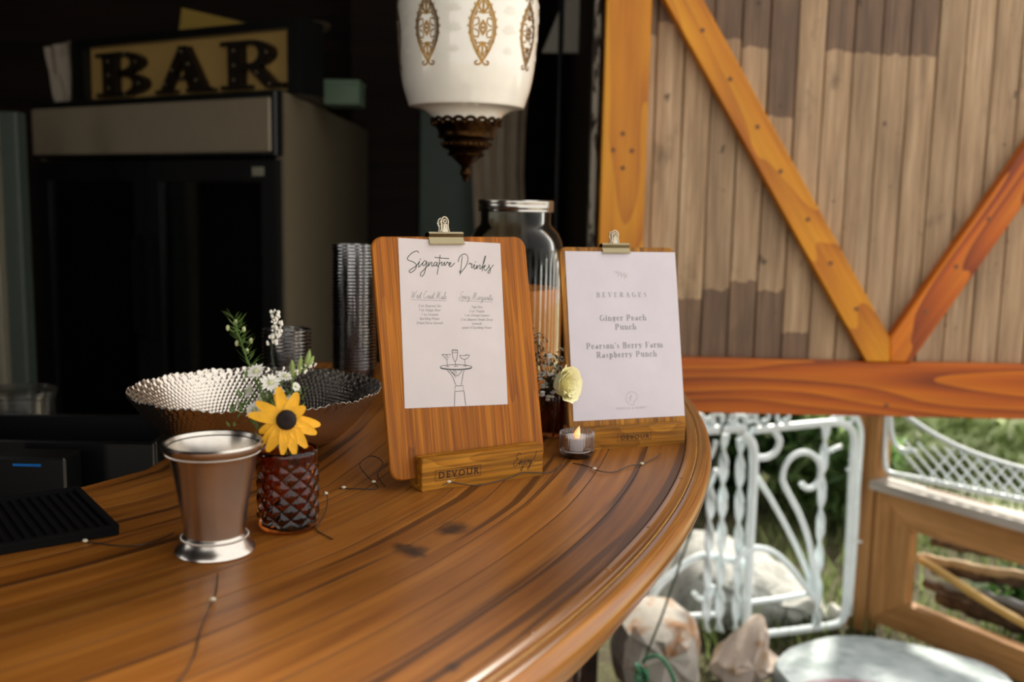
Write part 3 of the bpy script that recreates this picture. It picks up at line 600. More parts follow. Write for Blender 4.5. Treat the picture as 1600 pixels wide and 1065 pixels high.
# ------------------------------------------------------------------ flowers
def petal(L, wd, curl=.0, cup_=.12, n=6, notch=.03):
    mb = MB()
    for i in range(n+1):
        t = i/n; hw = wd/2*(math.sin(math.pi*min(1, .12+.80*t**.85))**.75); zc = -curl*t*t*L
        x = L*t
        for sgn in (-1, -.5, 0, .5, 1): mb.v.append((x-(notch*L*abs(sgn)**.5 if i == n else 0), sgn*hw, zc+cup_*hw*abs(sgn)-.0003*(1 if sgn in (-.5, .5) else 0)))
    mb.f = [(i*5+j, i*5+j+1, (i+1)*5+j+1, (i+1)*5+j) for i in range(n) for j in range(4)]
    return mb
def thicken(mb, d=.00035):
    N = len(mb.v); top = list(mb.v); ed = {}
    for f in mb.f:
        for i in range(len(f)):
            k = (f[i], f[(i+1) % len(f)]); ed[k] = ed.get(k, 0)+1
    bd_ = [k for k in ed if (k[1], k[0]) not in ed]
    mb.v += [(x, y, z-d) for x, y, z in top]; mb.f += [tuple(N+i for i in f[::-1]) for f in list(mb.f)] + [(b, a, N+a, N+b) for a, b in bd_]
    return mb
# black-eyed susan, facing the camera
Yf = .905; fc = ony(447.5, 656, Yf)
fn = (CAM - fc); fn[2] += .08; fn /= np.linalg.norm(fn); fx = np.cross([0, 0, 1], fn); fx /= np.linalg.norm(fx); fy = np.cross(fn, fx)
sus = empty('black_eyed_susan', mat=Matrix(((fx[0], fy[0], fn[0], fc[0]), (fx[1], fy[1], fn[1], fc[1]), (fx[2], fy[2], fn[2], fc[2]), (0, 0, 0, 1))))
tag(sus, 'single yellow black-eyed susan bloom with dark centre in the amber vase', 'flower')
PX = Yf/F*1.02
for ang, ln, wd, cu in ((103, 55, 17, .05), (112, 47, 12, .1), (68, 47, 18, .0), (35, 36, 17, -.1), (147, 56, 17, .1), (170, 60, 17, .05), (202, 46, 16, .25), (222, 52, 16, .2), (238, 57, 18, .15), (263, 55, 15, .1), (283, 56, 17, .1), (305, 54, 17, .12), (335, 52, 17, .25), (352, 54, 17, .35)):
    thicken(petal(ln*PX, wd*PX*1.12, cu)).build('petal', M['petal'], sus, True, loc=(0, 0, random.uniform(-.0012, 0)), rot=(0, 0, math.radians(ang)))
dm = MB()
dm.lathe([(.0001, -.002), (.0085, -.002), (.0094, .001), (.009, .004), (.0068, .0068), (.0035, .0082), (.0001, .0086)], 30)
for i in range(120):
    a = i*2.399963; r = .0092*math.sqrt((i+.5)/120); z = .0088-.0062*(r/.0092)**2.2; dm.ball((r*math.cos(a), r*math.sin(a), z), .0007, 5, 4)
dm.build('centre_disc', M['disc'], sus, True)
inv = sus.matrix_world.inverted(); st0 = [inv @ Vector(p) for p in cr([fc-fn*.002, fc-fn*.012+np.array([0, 0, -.010]), (vz[0]+.004, vz[1]-.004, CT+.075), (vz[0]-.006, vz[1]+.004, CT+.012)], 6)]
MB().tube(st0, .0017, 8).build('stem', M['green'], sus, True)
def leafmesh(p, q, wd, mb, up=(0, 0, 1)):
    p, q = np.array(p, float), np.array(q, float); d = q-p; s = np.cross(d, up); s = s/(np.linalg.norm(s)+1e-9)*wd/2; m = p+d*.45; nn = np.cross(s, d); nn = nn/(np.linalg.norm(nn)+1e-9)*wd*.15
    mb.add([p, m+s, q, m-s, m-nn], [(0, 1, 4), (1, 2, 4), (2, 3, 4), (3, 0, 4)])
def sprig(name, label, cat, path, kind, scale, mats, seed, group=None):
    """one cut stem with its side twigs, leaves and florets"""
    rnd = random.Random(seed); P = [np.array(p) for p in path]; root = empty(name, P[0]); tag(root, label, cat, group); L = W(root)
    c = cr(P, 8); MB().tube(c, [.0011*scale*(1-.5*i/len(c)) for i in range(len(c))], 6).build('stem', mats[0], root, True, L)
    lv, fl, tw = MB(), MB(), MB(); n = len(c)
    return root, L, c, rnd, lv, fl, tw
def daisy(mb, mc, p, r, facing, rnd):
    f = np.array(facing, float); f /= np.linalg.norm(f); a = np.cross(f, [0, 0, 1.]); a /= np.linalg.norm(a)+1e-9; b = np.cross(f, a); m = rnd.randint(13, 17)
    for i in range(m):
        t = 2*math.pi*i/m+rnd.uniform(-.1, .1); d = a*math.cos(t)+b*math.sin(t); s = np.cross(f, d)*r*.16; R_ = r*rnd.uniform(.85, 1.1); tip = p+d*R_+f*rnd.uniform(0, .25)*r
        mb.add([p+d*r*.15, p+d*R_*.65+s+f*.1*r, tip, p+d*R_*.65-s+f*.1*r], [(0, 1, 2, 3)]); 
    mc.ball(p+f*.1*r, r*.24, 7, 4)
def vtop(px, py, Y=.935): return ony(px, py, Y)
vin = lambda dx, dy: (vz[0]+dx, vz[1]+dy, CT+.014); vmid = lambda dx, dy: (vz[0]+dx, vz[1]+dy, CT+.076)
# white asters: one stem, several blooms
root, L, c, rnd, lv, fl, tw = sprig('white_aster', 'sprig of small white asters behind the yellow bloom', 'flower', [vin(.004, .006), vmid(-.004, .008), vtop(425, 640), vtop(420, 590)], 0, 1.2, (M['green'],), 3)
cen = MB()
for x, y, r, f in ((400, 580, 13, (-.2, -.6, .7)), (423, 598, 14, (.1, -.7, .6)), (445, 588, 11, (.3, -.4, .8)), (390, 610, 10, (-.7, -.6, .3)), (398, 640, 13, (-.3, -.8, .4)), (412, 619, 9, (-.1, -1, .3)), (455, 622, 8, (.4, -.8, .4)), (462, 604, 7, (.6, -.6, .4)), (372, 628, 6, (-.8, -.5, .2)), (436, 612, 8, (.1, -.9, .5))):
    p = vtop(x, y, .935+rnd.uniform(-.012, .012)); k = c[int(len(c)*rnd.uniform(.55, .85))]; tw.tube(cr([k, (np.array(k)+p)/2+np.array([0, 0, -.004]), p], 4), .0006, 5); daisy(fl, cen, p, r*PX*1.3, f, rnd)
    for _ in range(16):
        q = p+np.array([rnd.uniform(-.010, .010), rnd.uniform(-.004, .012), -rnd.uniform(.004, .026)]); leafmesh(q, q+np.array([rnd.uniform(-.007, .007), rnd.uniform(-.005, .005), rnd.uniform(.002, .010)]), .0036, lv)
tw.build('twigs', M['green'], root, True, L); o = fl.build('florets', M['white'], root, False, L); cen.build('floret_centres', M['bud'], root, True, L); o2 = lv.build('leaves', M['green'], root, False, L)
# leafy green sprig with buds leaning left
root, L, c, rnd, lv, fl, tw = sprig('budding_sprig', 'leafy green sprig with pale buds leaning left from the amber vase', 'flower', [vin(-.004, .01), vmid(-.01, .012), vtop(404, 605), vtop(386, 560), vtop(372, 520), vtop(366, 498)], 0, 1., (M['green'],), 5)
for x, y in ((356, 512), (381, 514), (392, 532), (368, 503), (370, 536), (386, 548)):
    p = vtop(x, y, .935+rnd.uniform(-.01, .01)); k = c[int(len(c)*np.interp(y, [495, 560], [.92, .62]))]; tw.tube(cr([k, (np.array(k)+p)/2+np.array([.002, 0, -.003]), p], 4), .0007, 5); fl.ball(p, .0019, 7, 5, (1, 1, 1.6))
for i in range(60):
    k = np.array(c[int(len(c)*rnd.uniform(.45, .99))]); s = rnd.choice((-1, 1)); leafmesh(k, k+np.array([s*rnd.uniform(.004, .013), rnd.uniform(-.006, .006), rnd.uniform(.004, .015)]), .0026, lv)
tw.build('twigs', M['green'], root, True, L); fl.build('buds', M['bud'], root, True, L); lv.build('leaves', M['green'], root, False, L)
# statice spike
def statice(name, label, path, seed, m, rad, mat, sp=.006, Lr=(.5, 1)):
    root, L, c, rnd, lv, fl, tw = sprig(name, label, 'flower', path, 0, .8, (M['darkgreen'],), seed)
    for i in range(m):
        k = np.array(c[min(len(c)-1, int(len(c)*rnd.uniform(*Lr)))]); q = k+np.array([rnd.uniform(-sp, sp), rnd.uniform(-sp, sp), rnd.uniform(0, sp)]); tw.tube([k, q], .0004, 4); fl.ball(q, rad*rnd.uniform(.7, 1.2), 6, 4, (1, 1, 1.2))
    tw.build('twigs', M['darkgreen'], root, True, L); fl.build('florets', mat, root, True, L)
statice('statice_spike', 'tall thin white statice spike above the hammered bowl', [vin(.006, .002), vmid(.004, .008), vtop(432, 590), vtop(424, 545), vtop(433, 520), vtop(430, 492)], 8, 70, .0014, M['white'], .0045, (.62, 1))
statice('statice_spike', 'short white statice spike leaning right beside the yellow bloom', [vin(.01, .002), vmid(.008, .008), vtop(456, 600), vtop(478, 578), vtop(491, 569)], 9, 30, .0012, M['white'], .004, (.6, 1))
# green buds on the right
root, L, c, rnd, lv, fl, tw = sprig('lily_bud_sprig', 'sprig of plump green buds in front of the short cup stack', 'flower', [vin(.008, .008), vmid(.006, .01), vtop(456, 606), vtop(466, 580), vtop(472, 562)], 0, 1., (M['green'],), 11)
for x0, y0, x1, y1 in ((468, 584, 470, 556), (458, 588, 456, 562), (478, 576, 484, 546), (480, 574, 490, 556)):
    a, b = vtop(x0, y0), vtop(x1, y1); d = b-a; k = c[int(len(c)*.75)]; tw.tube([k, a], .0007, 5); tw.tube([a+d*t for t in (0, .25, .5, .75, 1)], [.001, .0026, .003, .0022, .0006], 8)
tw.build('buds', plain('green_bud', '8fa45a', .5, var=.2, nscale=80), root, True, L)

# ------------------------------------------------------------------ hammered bowl
bc = np.array([-.317, 1.225, CT]); RB, HB = .1535, .079
def bowl():
    mb = MB(); nt, nz = 960, 84; P = []
    cell = .0069
    def rz(t): return .055+(RB-.055)*(t**.62), .003+(HB-.003)*t**1.25   # flaring wall
    for sgn in (1, -1):
        g = []
        for j in range(nz+1):
            t = j/nz; r, z = rz(t); s = t*.128
            for i in range(nt):
                a = 2*math.pi*i/nt; nrow = s/(cell*.866); row = round(nrow); best = 9
                for rr in (row-1, row, row+1):
                    per = 138; x = a/(2*math.pi)*per + (rr % 2)*.5; fxx = x-round(x); dy = (nrow-rr)*.866; best = min(best, math.hypot(fxx, dy))
                d = max(0, 1-(best/.52)**2); bump = .0010*d
                rim = (.0026*abs(math.sin(a*46))+.0012*math.sin(a*17+1))*(t**10)
                g.append(((r+bump+sgn*.0005)*math.cos(a), (r+bump+sgn*.0005)*math.sin(a), z+rim))
        P.append(g)
    mb.v = P[0]+P[1]; N = len(P[0])
    for o in (0, N):
        for j in range(nz):
            for i in range(nt): mb.f.append((o+j*nt+i, o+j*nt+(i+1) % nt, o+(j+1)*nt+(i+1) % nt, o+(j+1)*nt+i))
    mb.f += [(nz*nt+i, nz*nt+(i+1) % nt, N+nz*nt+(i+1) % nt, N+nz*nt+i) for i in range(nt)] + [tuple(range(nt)), tuple(N+i for i in range(nt))]
    return mb
bw = empty('hammered_bowl', bc); tag(bw, 'large silver hammered metal bowl with scalloped rim', 'bowl')
bowl().build('bowl_shell', M['silver'], bw, True, angle=180)
MB().lathe([(.05, 0), (.0555, 0), (.056, .0025), (.054, .0045), (.05, .0045)], 48).build('foot_ring', M['silver'], bw, True)

# ------------------------------------------------------------------ stacked plastic cups
cm = MB().lathe([(.0001, .0010), (.0265, .0010), (.028, .004), (.0335, .0452), (.0328, .0452), (.0274, .0050), (.026, .0022), (.0001, .0022)], 40).build('plastic_cup', M['plastic'], None, True)
rm = MB().lathe([(.0331, .0453), (.0352, .0454), (.0364, .0464), (.0364, .0476), (.0355, .0485), (.0345, .0487), (.0331, .0480), (.0331, .0453)], 40).build('rim', M['plasticrim'], None, True)
cm_me, rm_me = cm.data, rm.data; bpy.data.objects.remove(cm); bpy.data.objects.remove(rm)
def stack(x, y, n, step, lab, toplab, grp):
    for i in range(n):
        o = link('plastic_cup', cm_me, None, (x+random.uniform(-.0004, .0004), y+random.uniform(-.0004, .0004), CT+i*step), (0, 0, random.uniform(0, 6))); link('rim', rm_me, o)
        tag(o, toplab if i == n-1 else lab, 'cup', grp)
sx = ony(554, 500, 1.60)[0]; stack(sx, 1.60, 38, .0053, 'clear plastic cup in the tall stack left of the oak clipboard', 'topmost clear cup of the tall stack left of the oak clipboard', 'tall stack of clear plastic cups')
sx = ony(448, 560, 1.47)[0]; stack(sx, 1.47, 15, .0053, 'clear plastic cup in the short stack behind the hammered bowl', 'topmost clear cup of the short stack behind the bowl', 'short stack of clear plastic cups')

# ------------------------------------------------------------------ punch dispenser
JY = 1.62; jx = ony(806, 330, JY)[0]; jar = empty('drink_dispenser', (jx, JY, CT)); tag(jar, 'ribbed glass drink dispenser of orange punch with metal screw lid', 'drink dispenser')
zl = ony(804, 334, JY)[2]-CT; k = JY/F
def jz(py): return ony(806, py, JY)[2]-CT
ribs = lambda r, a, z: r+(.0011*math.cos(a*44) if .03 < z < jz(392) and r > .066 else 0)
jo = [(.0001, 0), (.060, 0), (.070, .004), (.0755, .014), (.0765, .03)] + [(.0765, .03+(jz(392)-.03)*i/10) for i in range(1, 11)] + [(.0768, jz(385)), (.075, jz(375)), (.070, jz(365)), (.0625, jz(356)), (.0575, jz(351)), (.0565, jz(346)), (.0565, jz(330))]
ji = [(r-.0035, max(z, .006)) for r, z in jo[::-1] if r > .01] + [(.0001, .006)]
MB().lathe(jo+ji, 264, fn=ribs).build('jar_glass', M['clearjar'], jar, True, angle=60)
MB().lathe([(.0001, jz(331)), (.0590, jz(331)), (.0612, jz(331)+.001), (.0600, jz(331)+.004), (.0612, jz(331)+.007), (.0600, jz(331)+.010), (.0608, jz(331)+.013), (.0608, jz(314)), (.0590, jz(312.5)), (.0001, jz(312.5))], 64).build('lid', M['steel'], jar, True)
pz = jz(449)
MB().lathe([(.0001, .007), (.060, .007), (.0705, .016), (.0722, .03), (.0722, pz), (.0715, pz+.0006), (.0001, pz)], 64).build('punch', M['punch'], jar, True)

# ------------------------------------------------------------------ tealight in a ribbed glass
tl = np.array([*onz(901, 712, CT)[:2], CT]); tl[1] = 1.222; tl[0] = ony(901, 700, 1.222)[0]
th_ = empty('tealight_holder', tl); tag(th_, 'small ribbed clear glass tealight holder before the beverages board', 'candle holder')
rb = lambda r, a, z: r+(.0006*math.cos(a*36) if r > .0195 and z > .006 else 0)
MB().lathe([(.0001, 0), (.0165, 0), (.0185, .002), (.0205, .0065), (.0212, .012), (.0212, .026), (.0213, .0315), (.0209, .0325), (.0196, .0325), (.0192, .030), (.0190, .011), (.017, .0085), (.0001, .008)], 180, fn=rb).build('glass', M['clearjar'] if False else thin('tealight_glass', (.93, .92, .93, 1), .06, .05), th_, True, angle=50)
can = empty('tealight', (tl[0], tl[1], CT+.0083)); tag(can, 'white battery tealight with glowing flame tip inside the ribbed glass', 'candle')
MB().lathe([(.0001, 0), (.0178, 0), (.0180, .001), (.0180, .0165), (.0172, .0175), (.012, .0170), (.008, .0160), (.0001, .0158)], 48).build('body', M['wax'], can, True)
ft = NT('flame_glow'); ft.b.inputs['Base Color'].default_value = lin('ffd9a0'); ft.b.inputs['Emission Color'].default_value = lin('ffb060'); v_, _ = ft.coords((1, 1, 1), rnd=False)
sx_ = ft.n('ShaderNodeSeparateXYZ'); ft.l(v_, sx_.inputs[0]); ft.l(ft.math('MULTIPLY', ft.math('SUBTRACT', .034, sx_.outputs[2]), 75.), ft.b.inputs['Emission Strength'])
fl_ = MB(); ring = []
for z, r, dx in ((.0155, .0022, 0), (.018, .0036, 0), (.021, .0040, 0), (.024, .0034, .0004), (.027, .0023, .0012), (.0295, .0011, .002), (.031, .0002, .0024)): ring.append((z, r, dx))
for z, r, dx in ring:
    for i in range(14): a = 2*math.pi*i/14; fl_.v.append((dx+r*math.cos(a), r*math.sin(a), z))
fl_.f = [(j*14+i, j*14+(i+1) % 14, (j+1)*14+(i+1) % 14, (j+1)*14+i) for j in range(len(ring)-1) for i in range(14)]
fl_.build('flame', ft.m, can, True)

# ------------------------------------------------------------------ dark bud vase with rose between the boards
v2 = np.array([ony(866, 690, 1.345)[0], 1.345, CT]); vs2 = empty('bud_vase', v2); tag(vs2, 'small dark ribbed glass bud vase between the two clipboards', 'vase')
rb2 = lambda r, a, z: r+(.0005*math.cos(a*24) if .004 < z < .062 and r > .0205 else 0)
MB().lathe([(.0001, 0), (.021, 0), (.0228, .003), (.0228, .055), (.022, .0605), (.0165, .066), (.0135, .0700), (.0132, .0775), (.0138, .0790), (.0126, .0790), (.0118, .0775), (.0120, .0690), (.019, .060), (.0203, .055), (.0203, .006), (.0001, .005)], 144, fn=rb2).build('glass', M['amberdark'], vs2, True, angle=50)
def v2p(px, py, Y=1.315): return ony(px, py, Y)
base2 = [(v2[0], v2[1], CT+.012), (v2[0], v2[1], CT+.078)]
rc = v2p(889, 600, 1.245)
ro = empty('rose', (v2[0], v2[1], CT+.012)); tag(ro, 'pale yellow rose leaning out before the beverages board', 'flower'); L = W(ro)
MB().tube(cr(base2+[(v2[0]+.004, v2[1]-.03, CT+.098), tuple(rc-np.array([.004, -.012, .012]))], 6), .0012, 6).build('stem', M['darkgreen'], ro, True, L)
fdir = np.array([.75, -.55, .15]); fdir /= np.linalg.norm(fdir); ax = np.cross(fdir, [0, 0, 1]); ax /= np.linalg.norm(ax); ay = np.cross(ax, fdir)
for i in range(18):
    t = i/17; a = i*2.4; rho = .0045+.0145*t; mb = MB(); nu, nv = 8, 8; top = 2.25-.45*t; half = .75+.25*t
    for v in range(nv+1):
        f = v/nv; ph = .25+f*(top-.25)
        for u in range(nu+1):
            uu = u/nu*2-1; aa = a+uu*half*(.55+.45*math.sin(f*2.2)); edge = max(0, f-.7)/.3
            r_ = rho*math.sin(ph)+edge*edge*(.0015+.0065*t)+.0011*math.sin(u*2.3+i)*f; h = -rho*math.cos(ph)*(1.15)-abs(uu)**2.5*.0035*f-edge*edge*.002*t
            mb.v.append(tuple(rc+ax*r_*math.cos(aa)+ay*r_*math.sin(aa)+fdir*h))
    mb.f = [(v*(nu+1)+u, v*(nu+1)+u+1, (v+1)*(nu+1)+u+1, (v+1)*(nu+1)+u) for v in range(nv) for u in range(nu)]
    mb.build('petal', M['rose'], ro, True, L, angle=180)
def filler(name, label, path, seed, pts, mats, fr=.0024):
    root, L, c, rnd, lv, fl, tw = sprig(name, label, 'flower', path, 0, 1., (M['darkgreen'],), seed)
    for x, y in pts:
        p = v2p(x, y, 1.318+rnd.uniform(-.012, .012)); kk = np.array(c[int(len(c)*rnd.uniform(.4, .85))]); tw.tube(cr([kk, (kk+p)/2+np.array([0, 0, -.004]), p], 4), .0005, 5)
        for _ in range(4):
            q = p+np.array([rnd.uniform(-.004, .004), rnd.uniform(-.004, .004), rnd.uniform(-.003, .003)]); fl.ball(q, fr*rnd.uniform(.6, 1), 6, 4, (1.2, 1.2, .7))
        for _ in range(14):
            q = p+np.array([rnd.uniform(-.010, .010), rnd.uniform(-.002, .010), -rnd.uniform(-.001, .018)]); leafmesh(q, q+np.array([rnd.uniform(-.008, .008), rnd.uniform(-.005, .005), rnd.uniform(-.002, .008)]), .0032, lv)
    tw.build('twigs', M['darkgreen'], root, True, L); fl.build('florets', mats, root, True, L); lv.build('leaves', M['darkgreen'], root, False, L)
filler('white_filler_flower', 'dark leafy sprig of tiny white flowers above the dark vase', base2+[tuple(v2p(858, 600)), tuple(v2p(866, 560))], 21, [(880, 544), (879, 561), (874, 573), (855, 568), (850, 582), (861, 583), (868, 592), (852, 602), (866, 612), (846, 590), (846, 615), (862, 555), (858, 622), (872, 583), (884, 590)], M['white'], .0034)
filler('pink_filler_flower', 'airy sprig of tiny pinkish buds beside the punch jar', base2+[tuple(v2p(850, 590, 1.33)), tuple(v2p(842, 550, 1.33)), tuple(v2p(841, 520, 1.33))], 23, [(840, 520), (838, 530), (845, 536), (841, 545), (838, 556), (848, 560), (842, 568)], plain('dusty_pink_bud', 'b39a86', .6), .0018)

# ------------------------------------------------------------------ copper fairy-light wires on the counter
def wire(label, pts, zs, bulbs):
    P = [onz(x, y, CT+.0012+z) for (x, y), z in zip(pts, zs)]; root = empty('fairy_light_wire', P[0]); tag(root, label, 'string lights'); c = cr(P, 7); L = W(root)
    MB().tube(c, .0006, 5).build('wire', M['wire'], root, True, L)
    for b in bulbs:
        p = np.array(c[int(b*(len(c)-1))]); MB().ball(p+np.array([0, 0, .0010]), .0018, 8, 6, (1.5, 1, 1)).build('bulb', M['bulb'], root, True, L)
wire('fairy light wire lying before the DEVOUR Enjoy block', [(668, 765), (692, 757), (705, 753), (722, 756), (745, 758), (775, 752), (800, 745), (815, 738), (835, 738), (860, 737), (878, 726)], [0, .004, .006, .003, .001, .001, .003, .007, .004, .0, .0], [.18])
wire('fairy light wire winding from the tealight to the far block', [(895, 723), (915, 727), (935, 735), (960, 737), (985, 727), (1003, 725), (1025, 714), (1032, 708)], [0, 0, .002, 0, .001, 0, .001, .002], [.25, .72])
wire('fairy light wire running from the bar mat to the julep cup', [(133, 846), (150, 848), (185, 852), (220, 851), (250, 842), (272, 832)], [0, 0, 0, .001, .001, 0], [0.0])
wire('fairy light wire trailing forward from the julep cup foot', [(340, 896), (337, 925), (325, 955), (313, 985), (305, 1020), (288, 1052), (270, 1070)], [.002, .001, .002, .001, .001, 0, 0], [.24])
wire('fairy light wire curled beside the amber vase', [(505, 768), (512, 778), (508, 800), (498, 818), (495, 828), (520, 842)], [.02, .012, .006, .002, 0, 0], [.1])
wire('fairy light wire tangle between the bowl and the oak clipboard', [(530, 762), (555, 763), (590, 762), (575, 745), (562, 725), (580, 712), (598, 722), (590, 742), (602, 760)], [0, 0, 0, .006, .012, .012, .008, .004, 0], [.05, .33])
# ------------------------------------------------------------------ ribbed bar mat
A = onz(0, 868, CT); B = onz(187, 836, CT); Cc = onz(133, 772, CT); ex = (B-A)/np.linalg.norm(B-A); ey = np.array([-ex[1], ex[0], 0]); dp = float((Cc-B)@ey)
mat_ = empty('bar_mat', mat=Matrix(((ex[0], ey[0], 0, B[0]), (ex[1], ey[1], 0, B[1]), (0, 0, 1, CT), (0, 0, 0, 1)))); tag(mat_, 'black ribbed rubber bar mat at the counter back edge', 'bar mat')
MB().bbox((-.34, 0, 0), (0, dp, .006), .0012).build('mat_base', M['black'], mat_)
fr = MB()
for lo, hi in (((-.34, 0, .006), (0, .006, .010)), ((-.34, dp-.006, .006), (0, dp, .010)), ((-.006, .006, .006), (0, dp-.006, .010)), ((-.34, .006, .006), (-.334, dp-.006, .010))): fr.box(lo, hi)
fr.build('mat_rim', M['black'], mat_)
rib_ = MB().bbox((-.0022, .008, .006), (.0022, dp-.008, .0085), .0008).build('rib', M['black'], mat_, loc=(-.012, 0, 0))
for i in range(1, 36): link('rib', rib_.data, mat_, (-.012-i*.009, 0, 0))

# ------------------------------------------------------------------ pendant lamp
LY = 1.78; k = LY/F; lx = ony(728, 240, LY)[0]; zb = lambda py: ony(728, py, LY)[2]
lamp = empty('pendant_lamp', (lx, LY, 0)); tag(lamp, 'milk glass pendant lamp with gold medallions and bronze finial', 'lamp')
sp = [(88, 168), (92, 155), (97, 138), (102, 110), (105, 75), (107, 40), (107.5, 15), (106, 0), (103, -14), (94, -28), (78, -38), (60, -44), (46, -47)]
spz = cr([(r*k, zb(y)) for r, y in [(50, 191), (52, 186), (58, 179), (69, 173), (82, 170), (87, 169)]], 3)+cr([(r*k, zb(y)) for r, y in sp], 4)
MB().lathe(spz+[(r-.004, z) for r, z in spz[::-1]], 96).build('shade', M['milk'], lamp, True, angle=45)
rad_at = lambda z: float(np.interp(z, [q[1] for q in spz], [q[0] for q in spz]))
def motif(strokes, z0, hgt, name, mat, lift, ang):
    def mp(a, b):
        z = z0+b*hgt; r = rad_at(z)+lift; th = ang+a*hgt/.12; return (r*math.cos(th), r*math.sin(th), z)
    return ribbons(strokes, mp).build(name, mat, lamp)
med = []
for s in (-1, 1):
    for wd, q in [(.035, [(0, .46), (s*.10, .30), (s*.17, .12), (s*.18, 0), (s*.17, -.12), (s*.10, -.30), (0, -.46)]), (.018, [(0, .40), (s*.08, .26), (s*.14, .1), (s*.145, 0), (s*.14, -.1), (s*.08, -.26), (0, -.40)]),
                  (.025, [(0, .46), (s*.04, .5), (s*.09, .5), (s*.10, .47), (s*.07, .455)]), (.025, [(0, -.46), (s*.04, -.5), (s*.09, -.5), (s*.10, -.47), (s*.07, -.455)]),
                  (.028, [(0, .2), (s*.05, .26), (s*.07, .32)]), (.028, [(0, -.2), (s*.05, -.26), (s*.07, -.32)]), (.02, [(0, .2), (s*.09, .21), (s*.1, .17)]), (.02, [(0, -.2), (s*.09, -.21), (s*.1, -.17)]),
                  (.02, [(s*.12, .12), (s*.07, .13), (s*.06, .06), (s*.12, .02)]), (.02, [(s*.12, -.12), (s*.07, -.13), (s*.06, -.06), (s*.12, -.02)]),
                  (.02, [(0, .1), (s*.05, .02), (s*.055, 0), (s*.05, -.02), (0, -.1)]), (.014, [(0, .07), (s*.03, 0), (0, -.07)])]: med.append((wd, cr(q, 4)))
    for b in (-.30, -.2, -.1, 0, .1, .2, .30):
        x = .185*(1-(abs(b)/.46)**1.7); med.append((.016, [(s*x, b), (s*(x+.03), b+.015), (s*(x+.025), b+.035)]))
med += [(.03, [(0, .2), (0, .36)]), (.03, [(0, -.2), (0, -.36)]), (.03, [(-.02, 0), (.02, 0)])]
leaf = []
for j, (yy, sz) in enumerate(((.40, .7), (.2, 1), (-.05, 1.1), (-.3, .8))):
    for a in (-70, -35, 0, 35, 70):
        dx, dy = math.sin(math.radians(a))*.10*sz, math.cos(math.radians(a))*.11*sz; leaf += [(.035*sz, [(dx*.2, yy+dy*.2), (dx*.8, yy+dy*.8)]), (.018*sz, [(dx*.8, yy+dy*.8), (dx, yy+dy)])]
leaf.append((.02, [(0, -.45), (0, .45)]))
zc_, hg = (zb(10)+zb(112))/2, (zb(8)-zb(114)); a0 = math.radians(-90)
for i in range(8):
    a = a0+.255+math.radians(45)*(i-3); motif(med, zc_, hg, 'gold_medallion', M['gold'], .0005, a); motif(leaf, zc_, hg*1.1, 'white_leaf_print', M['frost'], .0003, a+math.radians(22.5))
MB().lathe([(.052*.98, zb(191)), (.0575, zb(192)), (.056, zb(198)), (.0505, zb(204)), (.0490, zb(211)), (.050, zb(215)), (.0475, zb(217)), (.039, zb(219)), (.038, zb(221)), (.0425, zb(223)), (.043, zb(228)), (.040, zb(232)), (.031, zb(235)), (.029, zb(238)), (.033, zb(240)), (.032, zb(243)), (.025, zb(246)), (.0165, zb(253)), (.0085, zb(259)), (.0070, zb(262)), (.0095, zb(266)), (.0095, zb(272)), (.0055, zb(277)), (.0050, zb(282)), (.0001, zb(285)), (.0001, zb(240)), (.03, zb(215)), (.045, zb(192))], 64).build('bronze_fitter', M['bronze'], lamp, True, angle=35)
cr_ = MB()
for i in range(18):
    a = 2*math.pi*i/18; cx, cy = .0575*math.cos(a), .0565*math.sin(a); tx, ty = -math.sin(a), math.cos(a); zz = zb(192)
    cr_.tube([(cx+tx*.0092*math.cos(b)+math.cos(a)*.003*math.sin(b), cy+ty*.0092*math.cos(b)+math.sin(a)*.003*math.sin(b), zz+.008*math.sin(b)-.002) for b in np.linspace(0, math.pi, 8)], .0032, 6)
for i in range(18):
    a = 2*math.pi*(i+.5)/18; cr_.ball((.0585*math.cos(a), .0585*math.sin(a), zb(194)), .0045, 6, 4)
for i in range(26):
    a = 2*math.pi*i/26; cr_.ball((.0425*math.cos(a), .0425*math.sin(a), zb(225.5)), .0028, 6, 4)
cr_.build('scalloped_crown', M['bronze'], lamp, True)
zt = spz[-1][1]
MB().lathe([(.050, zt-.004), (.056, zt), (.05, zt+.010), (.03, zt+.022), (.012, zt+.035), (.006, zt+.05), (.0001, zt+.052)], 40).build('bronze_cap', M['bronze'], lamp, True)
MB().tube([(0, 0, zt+.05), (0, 0, 2.55)], .004, 8).build('hanging_rod', M['bronze'], lamp, True)
